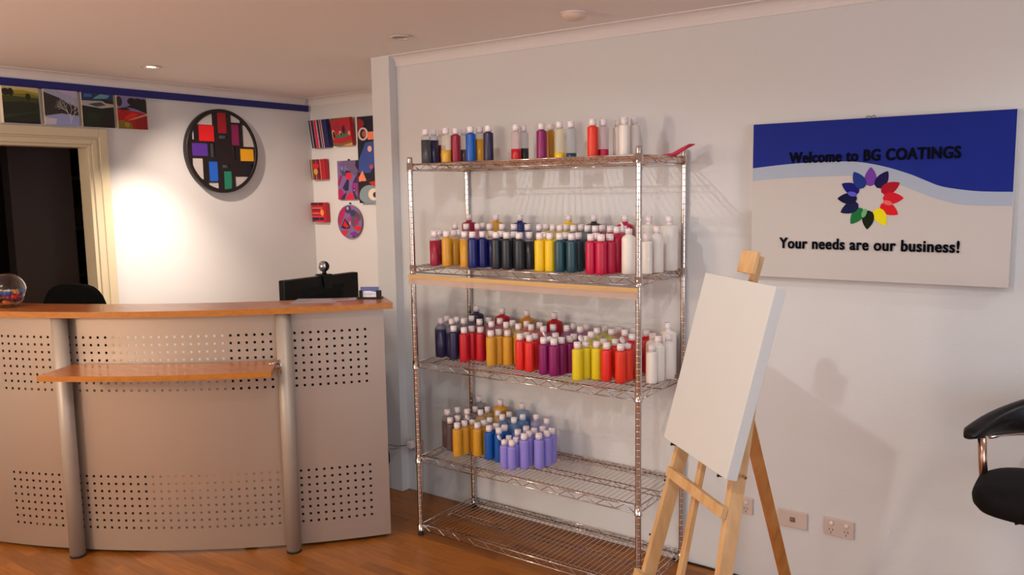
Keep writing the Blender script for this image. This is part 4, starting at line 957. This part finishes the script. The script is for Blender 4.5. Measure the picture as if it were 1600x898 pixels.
panes = [((-.12, .13, .43, .95), (150, 18, 32), 'dark red'), ((-.66, -.23, .22, .60), (214, 26, 34), 'red'), ((.25, .47, .15, .66), (128, 22, 80), 'magenta'), ((-.85, -.42, -.14, .17), (82, 44, 140), 'purple'), ((.48, .88, -.23, .09), (226, 160, 20), 'yellow'), ((-.42, -.18, -.72, -.24), (28, 90, 190), 'blue'), ((-.04, .20, -.97, -.48), (22, 120, 92), 'green'), ((.47, .80, -.58, -.29), (12, 12, 26), 'black')]
b = MB(); G = 76; q = {}
def gv(i, j):
    if (i, j) not in q: q[(i, j)] = b.bm.verts.new(((-1+2*i/G)*RW*.95, -.045, (-1+2*j/G)*RW*.95))
    return q[(i, j)]
for i in range(G):
    for j in range(G):
        x, z = (-1+2*(i+.5)/G)*.95, (-1+2*(j+.5)/G)*.95
        if x*x+z*z > .95*.95: continue
        if any(a < x < c_ and e < z < f_ for a, c_, e, f_ in opens): continue
        if any(a+.005 < x < c_-.005 and e+.005 < z < f_-.005 for (a, c_, e, f_), _, _ in panes): continue
        b.bm.faces.new((gv(i, j), gv(i+1, j), gv(i+1, j+1), gv(i, j+1)))
o = b.build('lattice', BLK, t); md = o.modifiers.new('thick', 'SOLIDIFY'); md.thickness = .014; md.offset = 0
for (a, c_, e, f_), col, nm in panes:
    poly = []
    for (x, z) in [(a, e), ((a+c_)/2, e), (c_, e), (c_, (e+f_)/2), (c_, f_), ((a+c_)/2, f_), (a, f_), (a, (e+f_)/2)]:
        r = math.hypot(x, z); k = min(1, .93/r) if r > 0 else 1; poly.append((x*k*RW, z*k*RW))
    b = MB(); A = [b.bm.verts.new((x, -.049, z)) for x, z in poly]; B = [b.bm.verts.new((x, -.041, z)) for x, z in poly]
    b.bm.faces.new(A); b.bm.faces.new(B[::-1])
    for k in range(8): b.bm.faces.new((A[k], A[(k+1) % 8], B[(k+1) % 8], B[k]))
    o = b.build('coloured_pane', mat('pane_'+nm.replace(' ', '_'), srgb(*col), .3), t); o['label'] = nm+' pane'
for (a, c_, e, f_) in opens[:7]:
    poly = []; N = 12; rim = []
    for i in range(N+1): rim.append((a+(c_-a)*i/N, e))
    for i in range(1, N+1): rim.append((c_, e+(f_-e)*i/N))
    for i in range(1, N+1): rim.append((c_-(c_-a)*i/N, f_))
    for i in range(1, N): rim.append((a, f_-(f_-e)*i/N))
    for (x, z) in rim:
        r = math.hypot(x, z); k = min(1, .935/r); poly.append((x*k*RW, z*k*RW))
    b = MB(); A = [b.bm.verts.new((x, -.047, z)) for x, z in poly]; B = [b.bm.verts.new((x, -.043, z)) for x, z in poly]; n_ = len(A)
    b.bm.faces.new(A); b.bm.faces.new(B[::-1])
    for k in range(n_): b.bm.faces.new((A[k], A[(k+1) % n_], B[(k+1) % n_], B[k]))
    o = b.build('white_pane', mat('pane_white', srgb(186, 178, 174), .2), t); o['label'] = 'frosted white pane'
for k in range(3):
    a = PI/2+k*2*PI/3; b = MB(); b.path([(RW*.94*math.cos(a), -.017, RW*.94*math.sin(a)), (RW*.94*math.cos(a), .0, RW*.94*math.sin(a))], .008, 8); b.build('standoff', BLK, t)

# ================================================================ STOOL AT THE RIGHT
t = thing('bar_stool', 'black padded stool with low curved back, cut off by the right edge', 'stool', (2.595, -.50, 0))
def pad_sweep(b, pts, n=12):
    """pts: (centre, half thickness across, half height)"""
    rings = []
    for i, (c, th, h) in enumerate(pts):
        c = Vector(c); a = Vector(pts[max(i-1, 0)][0]); d = Vector(pts[min(i+1, len(pts)-1)][0]); tt = (d-a); tt.z = 0; tt.normalize(); nn = V(-tt.y, tt.x, 0)
        rings.append([b.bm.verts.new(c+nn*th*math.copysign(abs(math.cos(2*PI*k/n))**.7, math.cos(2*PI*k/n))+V(0, 0, h*math.copysign(abs(math.sin(2*PI*k/n))**.7, math.sin(2*PI*k/n)))) for k in range(n)])
    for A, B in zip(rings, rings[1:]):
        for k in range(n): b.bm.faces.new((A[k], A[(k+1) % n], B[(k+1) % n], B[k])).smooth = True
    b.bm.faces.new(rings[0][::-1]); b.bm.faces.new(rings[-1])
b = MB(); pts = []
for k in range(25):
    s = -1+2*k/24; x = .262*math.sin(s*1.25)/math.sin(1.25); y = .075-.0+(.0)+(-.0); a = s*1.25
    y = .235*(math.cos(a)-math.cos(1.25))/(1-math.cos(1.25))+.045
    top = .892+.120*(1-abs(s)**1.25); bot = .872-.006*(1-abs(s)); e = min(1, (1-abs(s))*9+.35)
    pts.append(((x, y, (top+bot)/2), .026*e+.004, (top-bot)/2*1.0 if e >= 1 else max(.008, (top-bot)/2*e)))
pad_sweep(b, pts, 14); b.build('backrest_pad', LEATHER, t)
b = MB(); rings = []; m = 36
for z, k in ((.688, 0), (.688, .82), (.694, .92), (.712, .985), (.735, 1), (.757, .97), (.770, .88), (.778, .6), (.782, .3), (.783, 0)):
    rings.append([b.bm.verts.new((.236*k*math.copysign(abs(math.cos(2*PI*i/m))**.62, math.cos(2*PI*i/m)), -.005+(.215 if math.sin(2*PI*i/m) > 0 else (.06+.15*(.5+.5*math.cos(2*PI*i/m)) if 0 else .135))*k*math.copysign(abs(math.sin(2*PI*i/m))**.62, math.sin(2*PI*i/m)), z)) for i in range(m)])
for A, B in zip(rings, rings[1:]):
    for i in range(m):
        b.bm.faces.new((A[i], A[(i+1) % m], B[(i+1) % m], B[i])).smooth = True
bmesh.ops.remove_doubles(b.bm, verts=b.bm.verts, dist=1e-5)
b.build('seat', mat('black_seat_fabric', srgb(10, 5, 5), .8, bump=.5, bscale=260, spec=.25), t)
COPPER = mat('aged_chrome', srgb(200, 165, 145), .2, 1)
for s in (-1, 1):
    b = MB(); b.path([(s*.212, .07, .71), (s*.22, .072, .80), (s*.226, .075, .878)], .0125, 12); b.build('back_post', COPPER, t)
b = MB(); b.path([(.262*math.sin(a)/math.sin(1.25)*.94, .235*(math.cos(a)-math.cos(1.25))/(1-math.cos(1.25))+.045, .8655) for a in [-.95+1.9*k/14 for k in range(15)]], .007, 8); b.build('back_rail', CHROME, t)
b = MB(); b.lathe([(0, .64), (.09, .64), (.09, .687), (0, .687)], 24); b.lathe([(0, .02), (.028, .02), (.028, .42), (.018, .42), (.018, .64), (0, .64)], 20); b.build('gas_column', CHROME, t)
b = MB(); b.path([(-.02, 0, .675), (-.10, -.03, .668), (-.12, -.035, .660)], .006, 8); b.build('height_lever', BLACKP, t)
b = MB(); b.lathe([(0, 0), (.215, 0), (.218, .006), (.12, .02), (.03, .034), (0, .034)], 40); b.build('round_base', CHROME, t)
b = MB(); b.path([(.13*math.cos(2*PI*k/24), -.05+.13*math.sin(2*PI*k/24), .28) for k in range(24)], .009, 8, closed=True); b.path([(.0, .08, .28), (0, .02, .28)], .009, 8); b.build('footrest', CHROME, t)

# ================================================================ SMALL WALL AND CEILING FITTINGS
SLOT = mat('dark_slot', srgb(40, 26, 24), .6)
def gpo(label, xc, zc, group=None, gangs=2):
    t = thing('power_outlet', label, 'outlet', (xc, 0, zc), 0, group)
    b = MB(); b.box(-.057, .057, -.009, 0, -.036, .036); b.build('plate', PLATE, t, bevel=.003)
    for s in ((-1, 1) if gangs == 2 else (0,)):
        b = MB(); b.lathe([(0, 0), (.0085, 0), (.0085, .004), (.006, .0055), (0, .006)], 14, (s*.029, -.009, .016), Matrix.Rotation(PI/2, 4, 'X')); b.build('rocker_switch', mat('switch_white', srgb(232, 218, 208), .4), t)
        b = MB()
        for (dx, dz, a) in ((-.0065, -.004, .52), (.0065, -.004, -.52), (0, -.017, 0)):
            c = V(s*.029+dx, -.0094, -.006+dz); d = V(math.sin(a), 0, math.cos(a))
            b.beam(c-d*.0038, c+d*.0038, V(math.cos(a), 0, -math.sin(a))*.0011, V(0, .0006, 0))
        b.build('socket_slots', SLOT, t)
gpo('double power outlet on the wall, right of the data socket plate', 1.850, .311)
gpo('double power outlet partly hidden behind the easel leg', 1.443, .322)
t = thing('data_socket', 'wall plate with a single coaxial socket between the two power outlets', 'socket', (1.668, 0, .307))
b = MB(); b.box(-.058, .058, -.009, 0, -.036, .036); b.build('plate', PLATE, t, bevel=.003)
b = MB(); b.box(-.010, .010, -.011, -.009, -.010, .010); b.build('insert', mat('insert_grey', srgb(120, 105, 98), .5), t)
b = MB(); b.path([(0, -.011, 0), (0, -.022, 0)], .005, 12); b.build('connector', CHROME, t)
gpo('power outlet low on the wall behind the left end of the shelving', -.405, .268)
t = thing('white_plug', 'white plug in the outlet behind the shelving with its lead', 'plug', (-.43, -.010, .270))
b = MB(); b.box(-.02, .016, -.034, 0, -.018, .018); b.build('plug_body', CAPW, t, bevel=.005)
b = MB(); b.path([(-.02, -.02, -.005), (-.05, -.075, .0), (-.12, -.12, .012), (-.22, -.18, .045), (-.34, -.22, .06), (-.5, -.25, .02), (-.52, -.25, -.256)], .0032, 8); b.build('lead', mat('grey_cable', srgb(120, 110, 112), .5), t)
b = MB(); b.path([(-.05, 0, .08), (-.01, 0, .092), (.025, 0, .075), (.040, 0, .035), (.040, 0, .0), (.026, 0, -.04), (.0, 0, -.07), (-.05, 0, -.1), (-.08, 0, -.2), (-.08, 0, -.282)], .0042, 8)
tag(b.build('power_cable', BLACKR, None, (-.345, -.33, .287)), 'black cable looping out behind the right end of the desk panel', 'cable')
b = MB(); b.path([(1.14, -.012, .004), (1.28, -.010, .004), (1.36, -.014, .005), (1.40, -.02, .010), (1.44, -.012, .005), (1.7, -.010, .004), (2.4, -.010, .004)], .0045, 8)
tag(b.build('floor_cable', BLACKR), 'thin black cable running along the foot of the right wall', 'cable')
b = MB(); b.path([(0, 0, 0), (0, -.006, 0)], .0035, 8)
tag(b.build('wall_plug', CAPW, None, (2.033, 0, .336)), 'tiny white wall plug right of the power outlets', 'wall plug')
# recessed downlights
LAMP = emit('lamp_glow', (1, .85, .68, 1), 9)
def downlight(x, y, on, label, r=.055):
    t = thing('downlight', label, 'downlight', (x, y, ZC), 0)
    b = MB(); b.lathe([(r*.74, -.001), (r, -.001), (r, -.004), (r*.96, -.007), (r*.78, -.008), (r*.74, -.005), (r*.74, -.001)], 32); b.build('trim_ring', mat('downlight_trim', srgb(214, 200, 188), .35, .3), t)
    b = MB(); b.lathe([(0, -.0015), (r*.73, -.0015), (r*.73, -.0012), (0, -.0012)], 28); b.build('reflector', mat('downlight_reflector', srgb(120, 110, 105), .3, .6), t)
    b = MB(); b.lathe([(0, -.004), (r*.42, -.004), (r*.45, -.0018), (0, -.0018)], 24); b.build('lamp_face', LAMP if on else mat('unlit_lamp', srgb(150, 140, 132), .4), t)
downlight(-1.723, -.652, True, 'recessed downlight over the desk nearest the back wall')
downlight(-.063, -.400, False, 'small unlit recessed downlight above the wall nib')
t = thing('smoke_detector', 'round white smoke detector on the ceiling above the shelving', 'smoke detector', (.828, -.322, ZC))
b = MB(); b.lathe([(0, -.030), (.030, -.029), (.046, -.022), (.052, -.012), (.052, 0), (0, 0)], 36); b.build('housing', mat('aged_white_plastic', srgb(222, 198, 176), .5), t)
b = MB(); b.lathe([(.053, -.006), (.057, -.006), (.057, 0), (.053, 0), (.053, -.006)], 36); b.build('mounting_ring', CAPW, t)
